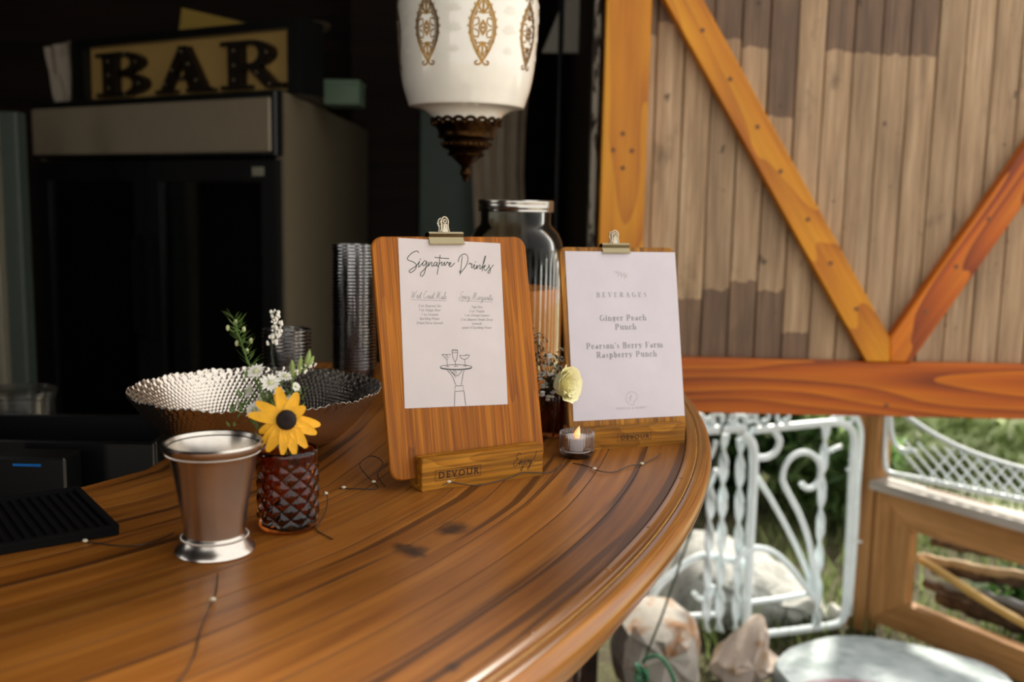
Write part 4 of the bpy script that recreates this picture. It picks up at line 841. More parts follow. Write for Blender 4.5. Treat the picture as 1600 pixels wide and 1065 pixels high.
# ------------------------------------------------------------------ barn door: weathered planks in a pine frame
DY = 2.55
door = empty('barn_door', (1.2, DY, .86)); tag(door, 'barn door of weathered grey planks braced with orange pine timbers', 'door')
SLM = {}
def slab(name, poly, y0, y1, d, mat, parent, bev=.003):
    """polygon in the XZ plane, front at y0, back at y1; the object's own X runs along d so the grain follows it"""
    d = np.array(d, float); d /= np.linalg.norm(d); e = np.array([-d[1], d[0]]); c = np.mean(np.array(poly), axis=0)
    loc = [((np.array(p)-c)@d, (np.array(p)-c)@e) for p in poly]
    b = bmesh.new(); f0 = [b.verts.new((p[0], p[1], 0)) for p in loc]; f1 = [b.verts.new((p[0], p[1], y1-y0)) for p in loc]; n = len(loc)
    b.faces.new(f0); b.faces.new(f1[::-1])
    for i in range(n): b.faces.new((f0[i], f0[(i+1) % n], f1[(i+1) % n], f1[i]))
    bmesh.ops.recalc_face_normals(b, faces=b.faces); bmesh.ops.bevel(b, geom=list(b.edges), offset=bev, segments=1, affect='EDGES')
    me = bpy.data.meshes.new(name); b.to_mesh(me); b.free(); me.materials.append(mat); o = link(name, me, parent)
    l = parent.location; SLM[o.name] = o.matrix_local = Matrix(((d[0], e[0], 0, c[0]-l.x), (0, 0, 1, y0-l.y), (d[1], e[1], 0, c[1]-l.z), (0, 0, 0, 1)))
    return o
def dxz(px, py, Y=DY): p = ony(px, py, Y); return (p[0], p[2])
def plankmat():
    t = NT('weathered_plank'); v, r = t.coords((3.2, 46, 46))
    n1 = t.noise(v, 1., 5, .6, .2); pale = t.ramp(n1, [(.25, lin('82684c')), (.5, lin('a88a68')), (.75, lin('c2a684'))]); brown = t.ramp(n1, [(.25, lin('54402c')), (.5, lin('705640')), (.75, lin('8a6e52'))])
    at = t.n('ShaderNodeAttribute', _attribute_name='stain'); tc = t.n('ShaderNodeTexCoord'); wob = t.noise(tc.outputs['Object'], 34, 4)
    fac = t.math('GREATER_THAN', t.math('ADD', at.outputs['Fac'], t.math('MULTIPLY', t.math('SUBTRACT', wob, .5), .9)), .5)
    c = t.mix(fac, pale, brown)
    v3, _ = t.coords((5, 150, 150)); n3 = t.noise(v3, 1., 3, .6); c = t.mix(1., c, t.ramp(n3, [(.35, (.72,)*3), (.6, (1,)*3)]), 'MULTIPLY')
    v4, _ = t.coords((7, 12, 12)); n4 = t.noise(v4, 1., 4, .6); c = t.mix(t.ramp(n4, [(.60, (0,)*3), (.75, (.75,)*3)]), c, lin('5c4630'))
    v5, _ = t.coords((22, 34, 34)); n5 = t.noise(v5, 1., 2, .5); c = t.mix(t.ramp(n5, [(.70, (0,)*3), (.76, (.8,)*3)]), c, lin('3a2818'))
    hv = t.n('ShaderNodeHueSaturation'); t.l(c, hv.inputs['Color']); t.l(t.math('ADD', t.math('MULTIPLY', r, .28), .86), hv.inputs['Value']); t.l(hv.outputs[0], t.b.inputs['Base Color'])
    t.b.inputs['Roughness'].default_value = .62; t.bump(n3, .35, .001); return t.m
pm_ = plankmat(); PY = DY+.036; pw = .0708
x0p = dxz(1003, 300, PY)[0]-.045; ztop = 3.2; zbot = .97
# stained bands per plank (index -> list of z ranges that kept the old brown finish), read off the photograph
zz = lambda py: float(ony(1250, py, PY)[2])
stain = {0: [(zz(62), 9)], 1: [(zz(58), 9)], 2: [(zz(40), 9)], 3: [(zz(30), 9), (0, zz(470))], 4: [(zz(62), 9), (0, zz(455))], 5: [(zz(75), 9), (0, zz(440))], 6: [(zz(184), 9), (0, zz(455))], 7: [(0, zz(520))], 8: [(zz(78), 9)], 9: [(zz(82), 9)], 10: [(zz(84), 9)], 11: [(zz(84), 9)], 17: [(0, zz(430))], 19: [(zz(120), 9)]}
for i in range(27):
    xa = x0p+(i-1)*pw; xb = xa+pw-.0025; dz = random.uniform(-.0015, .0015)
    if xa < .24: xa = .24
    rng = stain.get(i, []); cuts = sorted({zbot, ztop} | {min(max(z, zbot), ztop) for a, b in rng for z in (a-.02, a+.02, b-.02, b+.02)})
    cuts = [c for j, c in enumerate(cuts) if j == 0 or c-cuts[j-1] > 1e-4]
    mb = MB(); wd = xb-xa; st = []; ch = .0025
    for z in cuts:
        ins = 1. if any(a <= z <= b for a, b in rng) else 0.
        for yy, hh in ((0, .014), (0, ch), (ch, 0), (wd-ch, 0), (wd, ch), (wd, .014)): mb.v.append((z-zbot, yy, hh)); st.append(ins)
    n = len(cuts); mb.f = [(a*6+j, a*6+(j+1) % 6, (a+1)*6+(j+1) % 6, (a+1)*6+j) for a in range(n-1) for j in range(6)] + [tuple(range(6)), tuple((n-1)*6+j for j in range(6))]
    o = mb.build('plank', pm_, door); at = o.data.attributes.new('stain', 'FLOAT', 'POINT'); at.data.foreach_set('value', st)
    o.matrix_local = Matrix.Translation((-1.2, -DY, -.86)) @ Matrix(((0, 1, 0, xa), (0, 0, 1, PY+dz), (1, 0, 0, zbot), (0, 0, 0, 1)))
MB().box((.24, PY+.0145, .9), (2.12, PY+.022, 3.2)).build('back_sheet', M['joint'], door, loc=(-1.2, -DY, -.86))
xl = dxz(944, 100)[0]; xr = dxz(1015, 100)[0]
post_ = slab('post', [(xl, .86), (xr, .86), (xr, 3.2), (xl, 3.2)], DY, PY-.0005, (0, 1), M['pine'], door)
zb0, zb1 = dxz(1300, 649)[1], dxz(1300, 564)[1]
beam = slab('bottom_rail', [(xr, zb0), (2.12, zb0), (2.12, zb1), (xr, zb1)], DY, PY-.0005, (1, 0), M['pine2'], door)
tl_, tr_ = dxz(1038, 0), dxz(1100, 0); bl_, br_ = dxz(1353, 563), dxz(1390, 528); dd = np.array(bl_)-np.array(tl_); u = dd/np.linalg.norm(dd)
tip = dxz(1390, 563)
d1p = [tuple(np.array(tl_)-u*1.1), (bl_[0], zb1+.001), (tip[0], zb1+.001), br_, tuple(np.array(tr_)-u*1.1)]
br1 = slab('brace', d1p, DY-.004, PY-.0005, dd, M['pine'], door)
ul, ur = dxz(1600, 229), dxz(1600, 322); b0 = dxz(1389.5, 528); b1 = dxz(1423, 563); dd2 = np.array(ul)-np.array(b0); u2 = dd2/np.linalg.norm(dd2)
br2 = slab('brace', [(tip[0]+.001, zb1+.001), (b1[0], zb1+.001), tuple(np.array(ur)+u2*.95), tuple(np.array(ul)+u2*.95), (b0[0]+.001, b0[1])], DY-.002, PY-.0005, dd2, M['pine2'], door)
pg = MB().lathe([(.0001, -.0006), (.0055, -.0006), (.006, 0), (.006, .002)], 12)
first = None
for px, py, par, dy in [(900+x*.6195, y*.6197, br1, -.004) for x, y in ((318, 77), (388, 200), (457, 320), (515, 432), (584, 553), (641, 663), (706, 778))] + [(900+x*.6195, y*.6197, br2, -.002) for x, y in ((880, 785), (958, 672), (1040, 552))] + [(900+x*.6195, y*.6197, post_, 0) for x, y in ((118, 337), (94, 378), (141, 380), (118, 423))] + [(1385, 633, beam, 0)]:
    p = dxz(px, py); me = first.data if first else None
    if first is None: o = first = pg.build('wood_plug', M['plug'], par, True)
    else: o = link('wood_plug', me, par)
    o.matrix_local = SLM[par.name].inverted() @ Matrix.Translation((-1.2, -DY, -.86)) @ Matrix(((1, 0, 0, p[0]), (0, 0, 1, DY+dy-.0004), (0, -1, 0, p[1]), (0, 0, 0, 1)))
# jamb beside the door with flaking white paint
jm = NT('flaking_paint'); v, _ = jm.coords((1, 1, .35), rnd=False); nz = jm.noise(v, 38, 5, .65)
jm.l(jm.ramp(nz, [(.44, lin('2a1a10')), (.5, lin('a59c8c'))]), jm.b.inputs['Base Color']); jm.b.inputs['Roughness'].default_value = .8; jm.bump(nz, .5, .002)
jx0 = dxz(921, 300, 2.60)[0]; jx1 = dxz(931, 300, 2.60)[0]
struct(MB().bbox((jx0, 2.59, 0), (jx1, 2.66, 2.55), .003).build('trim_1', jm.m)); struct(MB().bbox((jx1+.0015, 2.575, 0), (xl-.001, 2.66, 2.55), .002).build('trim_2', wood('red_brown_jamb', ['3a1a0a', '5a2c10', '6d3a18'], 2, 20, .5)))

# ------------------------------------------------------------------ inside the dark bar: fridge, sign, clutter
FY = 2.8
FR = ony(446, 300, FY); FL = ony(66, 300, FY*1.20); fa = FL-FR; fa[2] = 0; FW = np.linalg.norm(fa); fa /= FW     # front runs from right corner to left
fp = Plane((FL[0], FL[1], 0), -fa, (0, 0, 1)); FR2 = np.array([FR[0], FR[1]]); FL2 = np.array([FL[0], FL[1]])
def fxz(px, py): return fp.ab(px, py)
ftop = fxz(446, 143)[1]; h0 = fxz(300, 240)[1]; h1 = fxz(300, 160)[1]
fmw = Matrix(((-fa[0], fa[1], 0, FL[0]), (-fa[1], -fa[0], 0, FL[1]), (0, 0, 1, 0), (0, 0, 0, 1)))
if (Vector((fmw[0][1], fmw[1][1], 0))).dot(Vector((0, 1, 0))) < 0: fmw = Matrix(((-fa[0], -fa[1], 0, FL[0]), (-fa[1], fa[0], 0, FL[1]), (0, 0, 1, 0), (0, 0, 0, 1)))
fridge = empty('drinks_fridge', mat=fmw); tag(fridge, 'tall white two-door glass drinks fridge under the BAR sign', 'fridge')
# local frame: X along the front to the right, Y into the cabinet
cream = plain('shaded_fridge_enamel', '7d715a', .5); lightm = plain('fridge_header', '8c7f68', .45); blackm = plain('black_fridge_trim', '0a0b0b', .35)  # side enamel is darkened in its colour to stand for shade
imw = fmw.inverted()
def loc2(p): q = imw @ Vector((p[0], p[1], 0)); return (q.x, q.y)
br_c = loc2((ony(575, 215, FY*1.5)[0], FY*1.5)); bl_c = (br_c[0]-FW*.9, br_c[1])
def shell(c): return c
side = [(FW-.035, .0), (FW, .0), br_c, (br_c[0]-.035, br_c[1])]
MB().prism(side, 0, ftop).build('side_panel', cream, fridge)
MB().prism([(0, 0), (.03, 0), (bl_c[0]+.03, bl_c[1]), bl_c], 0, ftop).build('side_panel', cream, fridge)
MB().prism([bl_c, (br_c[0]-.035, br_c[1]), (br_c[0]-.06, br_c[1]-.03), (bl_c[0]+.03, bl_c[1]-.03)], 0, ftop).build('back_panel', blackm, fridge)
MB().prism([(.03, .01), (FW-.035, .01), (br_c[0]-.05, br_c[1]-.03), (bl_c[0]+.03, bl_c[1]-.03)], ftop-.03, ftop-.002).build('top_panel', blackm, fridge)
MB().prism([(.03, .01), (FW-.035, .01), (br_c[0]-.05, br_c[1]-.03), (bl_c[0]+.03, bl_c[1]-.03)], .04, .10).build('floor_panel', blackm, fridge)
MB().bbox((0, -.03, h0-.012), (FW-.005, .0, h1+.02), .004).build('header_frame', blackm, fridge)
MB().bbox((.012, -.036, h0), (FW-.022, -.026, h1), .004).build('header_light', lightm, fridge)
dw = (FW-.03)/2
for i in range(2):
    xa = .012+i*(dw+.004); z0, z1_ = .14, h0-.02; bw_ = .055
    fr_ = MB()
    for lo, hi in (((xa, -.025, z0), (xa+bw_, .005, z1_)), ((xa+dw-bw_, -.025, z0), (xa+dw, .005, z1_)), ((xa+bw_, -.025, z0), (xa+dw-bw_, .005, z0+.07)), ((xa+bw_, -.025, z1_-.06), (xa+dw-bw_, .005, z1_))): fr_.box(lo, hi)
    dr = fr_.build('glass_door', blackm, fridge)
    MB().box((xa+bw_, -.012, z0+.07), (xa+dw-bw_, -.008, z1_-.06)).build('pane', M['pane'], dr)
    hx = xa+dw-.03 if i == 0 else xa+.03
    MB().tube([(hx, -.026, .95), (hx, -.05, .97), (hx, -.05, 1.25), (hx, -.026, 1.27)], .008, 8).build('handle', plain('dark_handle', '080808', .9, spec=.1), dr, True)
MB().box((FW-.10, -.0265, h0-.065), (FW-.055, -.0255, h0-.04)).build('sticker', plain('pale_sticker', '8a8672', .6), fridge)
shm = plain('wire_shelf', '3a3c3a', .4, .6)
SH = [.42, .70, fxz(190, 437)[1], 1.24]
for z in SH:
    s = MB()
    kx = (br_c[0]-FW)/br_c[1]
    for i in range(24): x = .06+(FW-.16)*i/23; s.prism([(x+kx*.03, .03), (x+.004+kx*.03, .03), (x+.004+kx*.3, .30), (x+kx*.3, .30)], z-.006, z)
    for y in (.03, .295): s.prism([(.05+kx*y, y), (FW-.07+kx*y, y), (FW-.07+kx*y, y+.006), (.05+kx*y, y+.006)], z-.008, z+.002)
    s.build('shelf', shm, fridge)
def can_(px, z, col, label, yy=.07, h=.115, r=.028):
    a = fxz(px, 400)[0]; p = fmw @ Vector((a, yy+r, z)); o = empty('drink_can', p); tag(o, label, 'can')
    MB().lathe([(.0001, 0), (r*.8, 0), (r, .008), (r, h-.012), (r*.82, h-.001), (r*.8, h), (r*.74, h-.004), (.0001, h-.004)], 24).build('body', plain('can_paint', col, .35), o, True)
    MB().lathe([(r*.30, h-.0035), (r*.3, h-.002), (.0001, h-.002)], 12, (.006, 0, 0)).build('pull_tab', M['nickel'], o, True)
for px, lb in ((181, 'leftmost red drink can on the upper fridge shelf'), (200, 'middle red drink can on the upper fridge shelf'), (222, 'rightmost red drink can on the upper fridge shelf')): can_(px, SH[2]+.001, 'f04a34', lb)
def bottle(px, z, col, label, yy=.075, h=.21, r=.028):
    a = fxz(px, 400)[0]; p = fmw @ Vector((a, yy+r, z)); o = empty('bottle', p); tag(o, label, 'bottle')
    MB().lathe([(.0001, 0), (r, 0), (r, h*.55), (r*.75, h*.66), (r*.4, h*.75), (r*.38, h*.94), (.0001, h*.94)], 24).build('body', plain('bottle_glass', col, .12, 0), o, True)
    MB().lathe([(r*.45, h*.92), (r*.45, h), (.0001, h)], 16).build('cap', M['wax'], o, True)
    MB().lathe([(r*1.01, h*.15), (r*1.02, h*.16), (r*1.02, h*.45), (r*1.01, h*.46)], 24).build('label', plain('bottle_label', 'b9a98a', .6), o, True)
for px, c, lb in ((150, '20303a', 'dark bottle left of the red cans in the fridge'), (315, '26321f', 'leftmost green bottle on the right-hand upper fridge shelf'), (345, '26321f', 'middle green bottle on the right-hand upper fridge shelf'), (372, '26321f', 'rightmost green bottle on the right-hand upper fridge shelf')): bottle(px, SH[2]+.001, c, lb)
for px, c, lb in ((160, '142a44', 'leftmost dark blue bottle on the lower fridge shelf'), (188, '142a44', 'second dark blue bottle on the lower fridge shelf'), (217, '6a5a1c', 'amber bottle with bright cap on the lower fridge shelf')): bottle(px, SH[1]+.001, c, lb)
# BAR sign standing on the fridge
sign = empty('bar_sign', mat=fmw @ Matrix.Translation((0, .06, ftop+.0008))); tag(sign, 'black framed cream sign reading BAR in bulb-studded letters', 'sign')
spn = Plane(np.array(sign.matrix_world.translation), -fa, (0, 0, 1)); s_ = lambda px, py: spn.ab(px, py)
fx0, fx1 = s_(112, 100)[0], s_(468, 100)[0]; sh_ = (s_(120, 60)[1]+s_(460, 32)[1])/2; ix0, ix1 = s_(130, 100)[0], s_(449, 100)[0]; iz1 = (s_(135, 72)[1]+s_(445, 46)[1])/2; iz0 = .012
fm = MB()
for lo, hi in (((fx0, 0, 0), (ix0, .10, sh_)), ((ix1, 0, 0), (fx1, .10, sh_)), ((ix0, 0, iz1), (ix1, .10, sh_)), ((ix0, 0, 0), (ix1, .10, iz0))): fm.box(lo, hi)
fm.build('frame', blackm, sign); MB().box((ix0, .03, iz0), (ix1, .05, iz1)).build('face', plain('cream_sign_face', 'b08f50', .6), sign)
letm = plain('dark_bronze_letter', '241b12', .4, .4)
def glyph(ch, polys, holes, x0, x1, z0, z1_, bulbs):
    mp = lambda p: (x0+(x1-x0)*p[0], z0+(z1_-z0)*p[1]); mb = MB()
    for q in polys: mb.prism([mp(p) for p in q], .004, .028, axis=1)
    L_ = mb.build('letter', letm, sign); L_['label'] = 'dark letter %s' % ch
    for p in bulbs:
        a = mp(p); MB().ball((a[0], .001, a[1]), .0042, 8, 6).build('bulb', M['bulboff'], L_, True)
ring = lambda cx, cy, rx, ry, tx, ty, a0, a1, n=8: [[(cx+rx*math.cos(t0), cy+ry*math.sin(t0)), (cx+rx*math.cos(t1), cy+ry*math.sin(t1)), (cx+(rx-tx)*math.cos(t1), cy+(ry-ty)*math.sin(t1)), (cx+(rx-tx)*math.cos(t0), cy+(ry-ty)*math.sin(t0))] for t0, t1 in [(math.radians(a0+(a1-a0)*i/n), math.radians(a0+(a1-a0)*(i+1)/n)) for i in range(n)]]
R_ = lambda a, b, c, d: [(a, b), (c, b), (c, d), (a, d)]
def lx_(pxa, pxb): return s_(pxa, 130)[0], s_(pxb, 130)[0]
lz0, lz1 = .022, iz1-.022
xa, xb = lx_(148, 226); glyph('B', [R_(.0, 0, .5, .09), R_(.0, .91, .5, 1), R_(.14, .09, .40, .91), R_(.4, .46, .55, .55)] + ring(.5, .75, .44, .25, .24, .09, 90, -90) + ring(.5, .27, .5, .27, .26, .09, 90, -90), [], xa, xb, lz0, lz1, [(.27, .2), (.27, .5), (.27, .8), (.82, .75), (.87, .27), (.6, .95), (.6, .04)])
xa, xb = lx_(240, 328); glyph('A', [R_(0, 0, .34, .08), R_(.56, 0, 1, .08), [(.10, .08), (.24, .08), (.55, .95), (.44, .98)], [(.60, .08), (.90, .08), (.58, 1), (.42, 1), (.44, .9)], R_(.27, .28, .68, .37)], [], xa, xb, lz0, lz1, [(.2, .2), (.33, .5), (.5, .88), (.62, .6), (.76, .25), (.5, .33)])
xa, xb = lx_(343, 440); glyph('R', [R_(.0, 0, .46, .09), R_(.0, .91, .46, 1), R_(.12, .09, .34, .91), R_(.34, .43, .5, .52), [(.42, .45), (.64, .45), (.88, .09), (1.0, .09), (1.0, 0), (.74, 0)]] + ring(.46, .715, .38, .285, .22, .09, 90, -90), [], xa, xb, lz0, lz1, [(.23, .2), (.23, .5), (.23, .8), (.76, .72), (.6, .32), (.8, .08)])
# things about the fridge top
def flat_card(name, label, cat, px, Yd, mat, th=.012):
    P = [ony(x, y, Yd) for x, y in px]; c = np.mean(P, axis=0); mb = MB(); mb.prism([(p[0]-c[0], p[2]-c[2]) for p in P], 0, th, axis=1); o = mb.build(name, mat, None, loc=tuple(c)); return tag(o, label, cat)
yc = FY*1.16+.25
stand_z = ftop
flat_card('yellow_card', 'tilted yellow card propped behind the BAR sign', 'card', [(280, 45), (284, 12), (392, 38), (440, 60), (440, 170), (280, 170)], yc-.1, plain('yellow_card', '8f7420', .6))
cl = MB(); rr = random.Random(4)
P = [ony(x, y, FY*1.2+.02) for x, y in ((70, 74), (108, 64), (110, 168), (88, 168))]; c = np.mean(P, axis=0); Pz = [(p[0]-c[0], p[2]-c[2]) for p in P]
for k_, dy in ((0, 0), (1, .06)):
    for i in range(6):
        for j in range(6):
            u_, v_ = i/5, j/5; a = (np.array(Pz[0])*(1-u_)+np.array(Pz[1])*u_)*(1-v_)+(np.array(Pz[3])*(1-u_)+np.array(Pz[2])*u_)*v_; cl.v.append((a[0], dy+rr.uniform(-.012, .012), a[1]))
for o_ in (0, 36):
    for i in range(5):
        for j in range(5): q = o_+i*6+j; cl.f.append((q, q+6, q+7, q+1))
for q, w_ in [(i*6, i*6+6) for i in range(5)]+[(i*6+5, i*6+11) for i in range(5)]+[(j, j+1) for j in range(5)]+[(30+j, 31+j) for j in range(5)]: cl.f.append((q, w_, w_+36, q+36))
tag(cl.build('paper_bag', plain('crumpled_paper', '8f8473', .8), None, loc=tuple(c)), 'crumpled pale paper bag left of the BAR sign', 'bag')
pc = ony(487, 100, FY*1.22); colm = plain('plaster_column', '4a3d2c', .7); pd = empty('plaster_pedestal', (pc[0], pc[1], ftop-.002)); tag(pd, 'small fluted column pedestal right of the BAR sign', 'ornament')
zt_ = float(ony(487, 36, FY*1.22)[2])-ftop; MB().lathe([(.0001, 0), (.05, 0), (.05, .02), (.036, .03), (.034, zt_-.05), (.04, zt_-.03), (.062, zt_-.012), (.062, zt_), (.0001, zt_)], 32, fn=lambda r, a, z: r-(.0025*abs(math.sin(a*8)) if .03 <= z <= zt_-.05 else 0)).build('column', colm, pd, True)
gb = ony(535, 160, FY*1.12); gw = .062*FY*1.12/3*.9
g = empty('pale_green_box', (gb[0], gb[1], ftop-.001)); tag(g, 'pale green box on the fridge top beside the lamp', 'box')
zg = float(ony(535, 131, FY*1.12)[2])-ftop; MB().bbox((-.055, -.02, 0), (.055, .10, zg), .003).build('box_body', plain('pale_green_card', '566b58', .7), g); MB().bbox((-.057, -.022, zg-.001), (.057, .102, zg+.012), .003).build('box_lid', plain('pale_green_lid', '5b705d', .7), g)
# left door frame strip, back door, curtain, gable board
grm = plain('grey_green_paint', '3c463e', .55)
P = ony(20, 400, 2.9); dj = struct(MB().bbox((P[0]-.035, 2.9, 0), (P[0]+.028, 2.96, 1.62), .004).build('trim_3', grm))
P = ony(3, 400, 2.88); struct(MB().bbox((P[0]-.03, 2.86, 0), (P[0]+.002, 2.9, 1.62), .003).build('trim_4', plain('pale_pipe', '77705e', .4)))
xa, xb = ony(655, 300, 4.3)[0], ony(745, 300, 4.3)[0]
d1 = struct(MB().bbox((xa, 4.3, 0), (xb, 4.35, 2.1), .006).build('door_1', plain('dark_green_door', '4d5f52', .5)))
struct(MB().bbox((xa-.3, 4.34, 0), (xa-.002, 4.40, 2.55), .004).build('trim_5', wallm))
cu = MB(); xa, xb = ony(742, 250, 4.0)[0], ony(822, 250, 4.0)[0]; nu = 40
for z in (.9, 1.1, 1.3, 1.5, 1.7, 1.9, 2.1, 2.3):
    for i in range(nu+1): t = i/nu; cu.v.append((xa+(xb-xa)*t+.01*math.sin(z*7), 4.0+.022*math.sin(t*22+math.sin(z*3))+.010*math.sin(t*47+z), z))
N = len(cu.v); cu.v += [(x, y+.003, z) for x, y, z in cu.v]
for b in (0, N):
    for j in range(7):
        for i in range(nu): a = b+j*(nu+1)+i; cu.f.append((a, a+1, a+nu+2, a+nu+1))
for j in range(7):
    for e in (0, nu): a = j*(nu+1)+e; cu.f.append((a, a+nu+1, N+a+nu+1, N+a))
tag(cu.build('curtain', plain('pale_curtain', 'cdbda4', .85, var=.1, nscale=12), None, True, angle=80), 'pale gathered curtain hanging behind the pendant lamp', 'curtain')
tag(MB().tube([(xa-.08, 4.0, 2.30), (xb+.10, 4.0, 2.30)], .009, 8).build('curtain_rod', blackm, None, True), 'dark rod carrying the pale curtain', 'rod')
P = [ony(x, y, 3.4) for x, y in ((847, 82), (925, 82), (925, -60), (905, -60))]
tag(MB().prism([(p[0], p[2]) for p in P], 3.4, 3.43, axis=1).build('gable_board', plain('pale_gable_board', 'c5c0b0', .6)), 'pale sloping gable board high beside the barn door', 'board')
P0 = ony(873, 200, 3.0); tag(MB().tube([(P0[0], 3.0, 1.0), (P0[0], 3.0, 2.55)], .008, 8).build('black_pole', blackm, None, True), 'thin black pole between curtain and barn door', 'pole')
# back bench behind the counter with tubs
bb = empty('back_bench', (-1.25, 1.75, 0)); tag(bb, 'low dark work bench behind the bar counter', 'bench'); dk = plain('dark_bench', '0e0d0c', .45)
MB().bbox((-.75, -.35, .88), (.62, .35, .92), .004).build('bench_top', dk, bb)
for x in (-.70, .56):
    for y in (-.30, .28): MB().bbox((x-.03, y-.03, 0), (x+.03, y+.03, .88), .003).build('leg', dk, bb)
P = ony(30, 650, 1.62); tb = empty('clear_tub', (P[0], 1.62, .92)); tag(tb, 'clear plastic food tub at the left edge behind the bar mat', 'tub')
zt2 = float(ony(30, 614, 1.62)[2])-.92
MB().lathe([(.0001, 0), (.045, 0), (.05, .006), (.056, zt2-.006), (.059, zt2-.004), (.059, zt2), (.056, zt2), (.053, zt2-.008), (.0475, .008), (.0001, .004)], 48).build('tub_wall', M['tub'], tb, True)
MB().lathe([(.060, zt2-.002), (.061, zt2+.006), (.0585, zt2+.007), (.0001, zt2+.006)], 48).build('tub_lid', M['tub'], tb, True)
P = ony(100, 700, 1.45); bx_ = empty('black_crate', (P[0], 1.47, .92)); tag(bx_, 'black plastic crate behind the bar mat', 'crate')
zc2 = float(ony(100, 690, 1.38)[2])-.92; cr2 = plain('black_plastic', '0c0d0f', .3)
for nm, lo, hi in (('crate_wall', (-.16, -.09, 0), (.16, -.08, zc2)), ('crate_wall', (-.16, .08, 0), (.16, .09, zc2)), ('crate_wall', (-.16, -.08, 0), (-.15, .08, zc2)), ('crate_wall', (.15, -.08, 0), (.16, .08, zc2)), ('crate_floor', (-.15, -.08, 0), (.15, .08, .01))): MB().bbox(lo, hi, .002).build(nm, cr2, bx_)
P = ony(42, 727, 1.30); 
bl = empty('blue_strip_box', (P[0], 1.315, .92)); tag(bl, 'dark box with a blue strip behind the bar mat', 'box')
zq = float(P[2])-.92; MB().bbox((-.05, -.012, 0), (.05, .04, zq+.01), .003).build('box_body', cr2, bl); MB().bbox((-.02, -.0135, zq-.0018), (.018, -.0125, zq+.0018), .0003).build('blue_strip', plain('blue_label', '0f6fc0', .3), bl)
# ------------------------------------------------------------------ garden beyond the door
soil = NT('garden_soil'); v, _ = soil.coords((1, 1, 1), rnd=False); n1 = soil.noise(v, 3, 5); n2 = soil.noise(v, 40, 5, .7)
soil.l(soil.mix(soil.ramp(n1, [(.42, (0,)*3), (.58, (1,)*3)]), soil.ramp(n2, [(.3, lin('2c2418')), (.7, lin('5c4d3a'))]), soil.ramp(n2, [(.3, lin('3a3a20')), (.7, lin('6a6840'))])), soil.b.inputs['Base Color']); soil.b.inputs['Roughness'].default_value = .9; soil.bump(n2, .8, .02)
struct(MB().box((.22, -8, -.12), (12, 14, -.01)).build('garden_ground', soil.m))
lawn = NT('pale_lawn'); v, _ = lawn.coords((1, 1, 1), rnd=False); n1 = lawn.noise(v, 5, 5); lawn.l(lawn.ramp(n1, [(.3, lin('aab480')), (.55, lin('d2d6b4')), (.75, lin('e8e8d0'))]), lawn.b.inputs['Base Color']); lawn.b.inputs['Roughness'].default_value = .9; lawn.bump(lawn.noise(v, 60, 4), .8, .02)
lw = MB(); lw.prism([(1.2, 6.2), (2.2, 4.6), (4.0, 3.9), (12, 3.9), (12, 14), (.3, 14), (.3, 8)], -.02, .004); struct(lw.build('lawn', lawn.m))
grav = NT('bounce_gravel'); v, _ = grav.coords((1, 1, 1), rnd=False); n1 = grav.noise(v, 50, 5, .7); grav.l(grav.ramp(n1, [(.3, lin('8a8070')), (.7, lin('b9ae9c'))]), grav.b.inputs['Base Color']); grav.b.inputs['Roughness'].default_value = .95; grav.bump(n1, .6, .01)  # unseen ground made pale to bounce light into the bar
struct(MB().box((.22, -8, -.011), (12, 1.9, .0)).build('bounce_yard', grav.m))
struct(MB().box((-14, -8, -.12), (.22, -1.6, -.01)).build('forecourt_ground', grav.m))
rockm = {}
def rock(label, px, Y, depth, z0, mat, seed, flat=.0, name='rock'):
    """boulder whose outline follows the stone seen from the bar, with its own depth behind"""
    rnd = random.Random(seed); P = [ony(x, y, Y) for x, y in px]; c = np.mean(P, axis=0); P2 = [np.array((p[0]-c[0], p[2]-c[2])) for p in P]; P2 = [np.array(p) for p in cr([tuple(p) for p in P2], 2, True)]; mb = MB(); n = len(P2)
    lay = [(-.5, .55), (-.38, .86), (-.12, 1.0), (.12, .98), (.36, .82), (.5, .5)]
    for d, s in lay:
        for i, p in enumerate(P2):
            k = s*(1+rnd.uniform(-.06, .05)); mb.v.append((p[0]*k, d*depth+rnd.uniform(-.07, .07)*depth, p[1]*k if p[1] > 0 else p[1]*(k if s < .9 else 1)))
    mb.f = [(j*n+i, j*n+(i+1) % n, (j+1)*n+(i+1) % n, (j+1)*n+i) for j in range(5) for i in range(n)]
    k = len(mb.v); mb.v += [(0, -.52*depth, 0), (0, .52*depth, 0)]; mb.f += [(k, i, (i+1) % n) for i in range(n)] + [(k+1, 5*n+(i+1) % n, 5*n+i) for i in range(n)]
    o = mb.build(name, mat, None, True, loc=(c[0], c[1]+depth*.35, c[2]), angle=22); return tag(o, label, 'rock')
def stonemat(name, a, b, c):
    t = NT(name); v, _ = t.coords((1, 1, 1), rnd=False); n1 = t.noise(v, 9, 5, .6); n2 = t.noise(v, 11, 4, .6)
    col = t.mix(t.ramp(n2, [(.49, (0,)*3), (.62, (.9,)*3)]), t.ramp(n1, [(.3, lin(a)), (.7, lin(b))]), lin(c)); t.l(col, t.b.inputs['Base Color']); t.b.inputs['Roughness'].default_value = .85; t.bump(n1, .5, .01); return t.m
rock('grey and rust-stained boulder beside the bar front', [(965, 1075), (968, 1000), (985, 975), (1030, 965), (1075, 975), (1100, 1000), (1098, 1045), (1080, 1090)], 2.62, .30, 0, stonemat('grey_rust_stone', '8d877d', 'b4aea5', '8a5c2c'), 1)
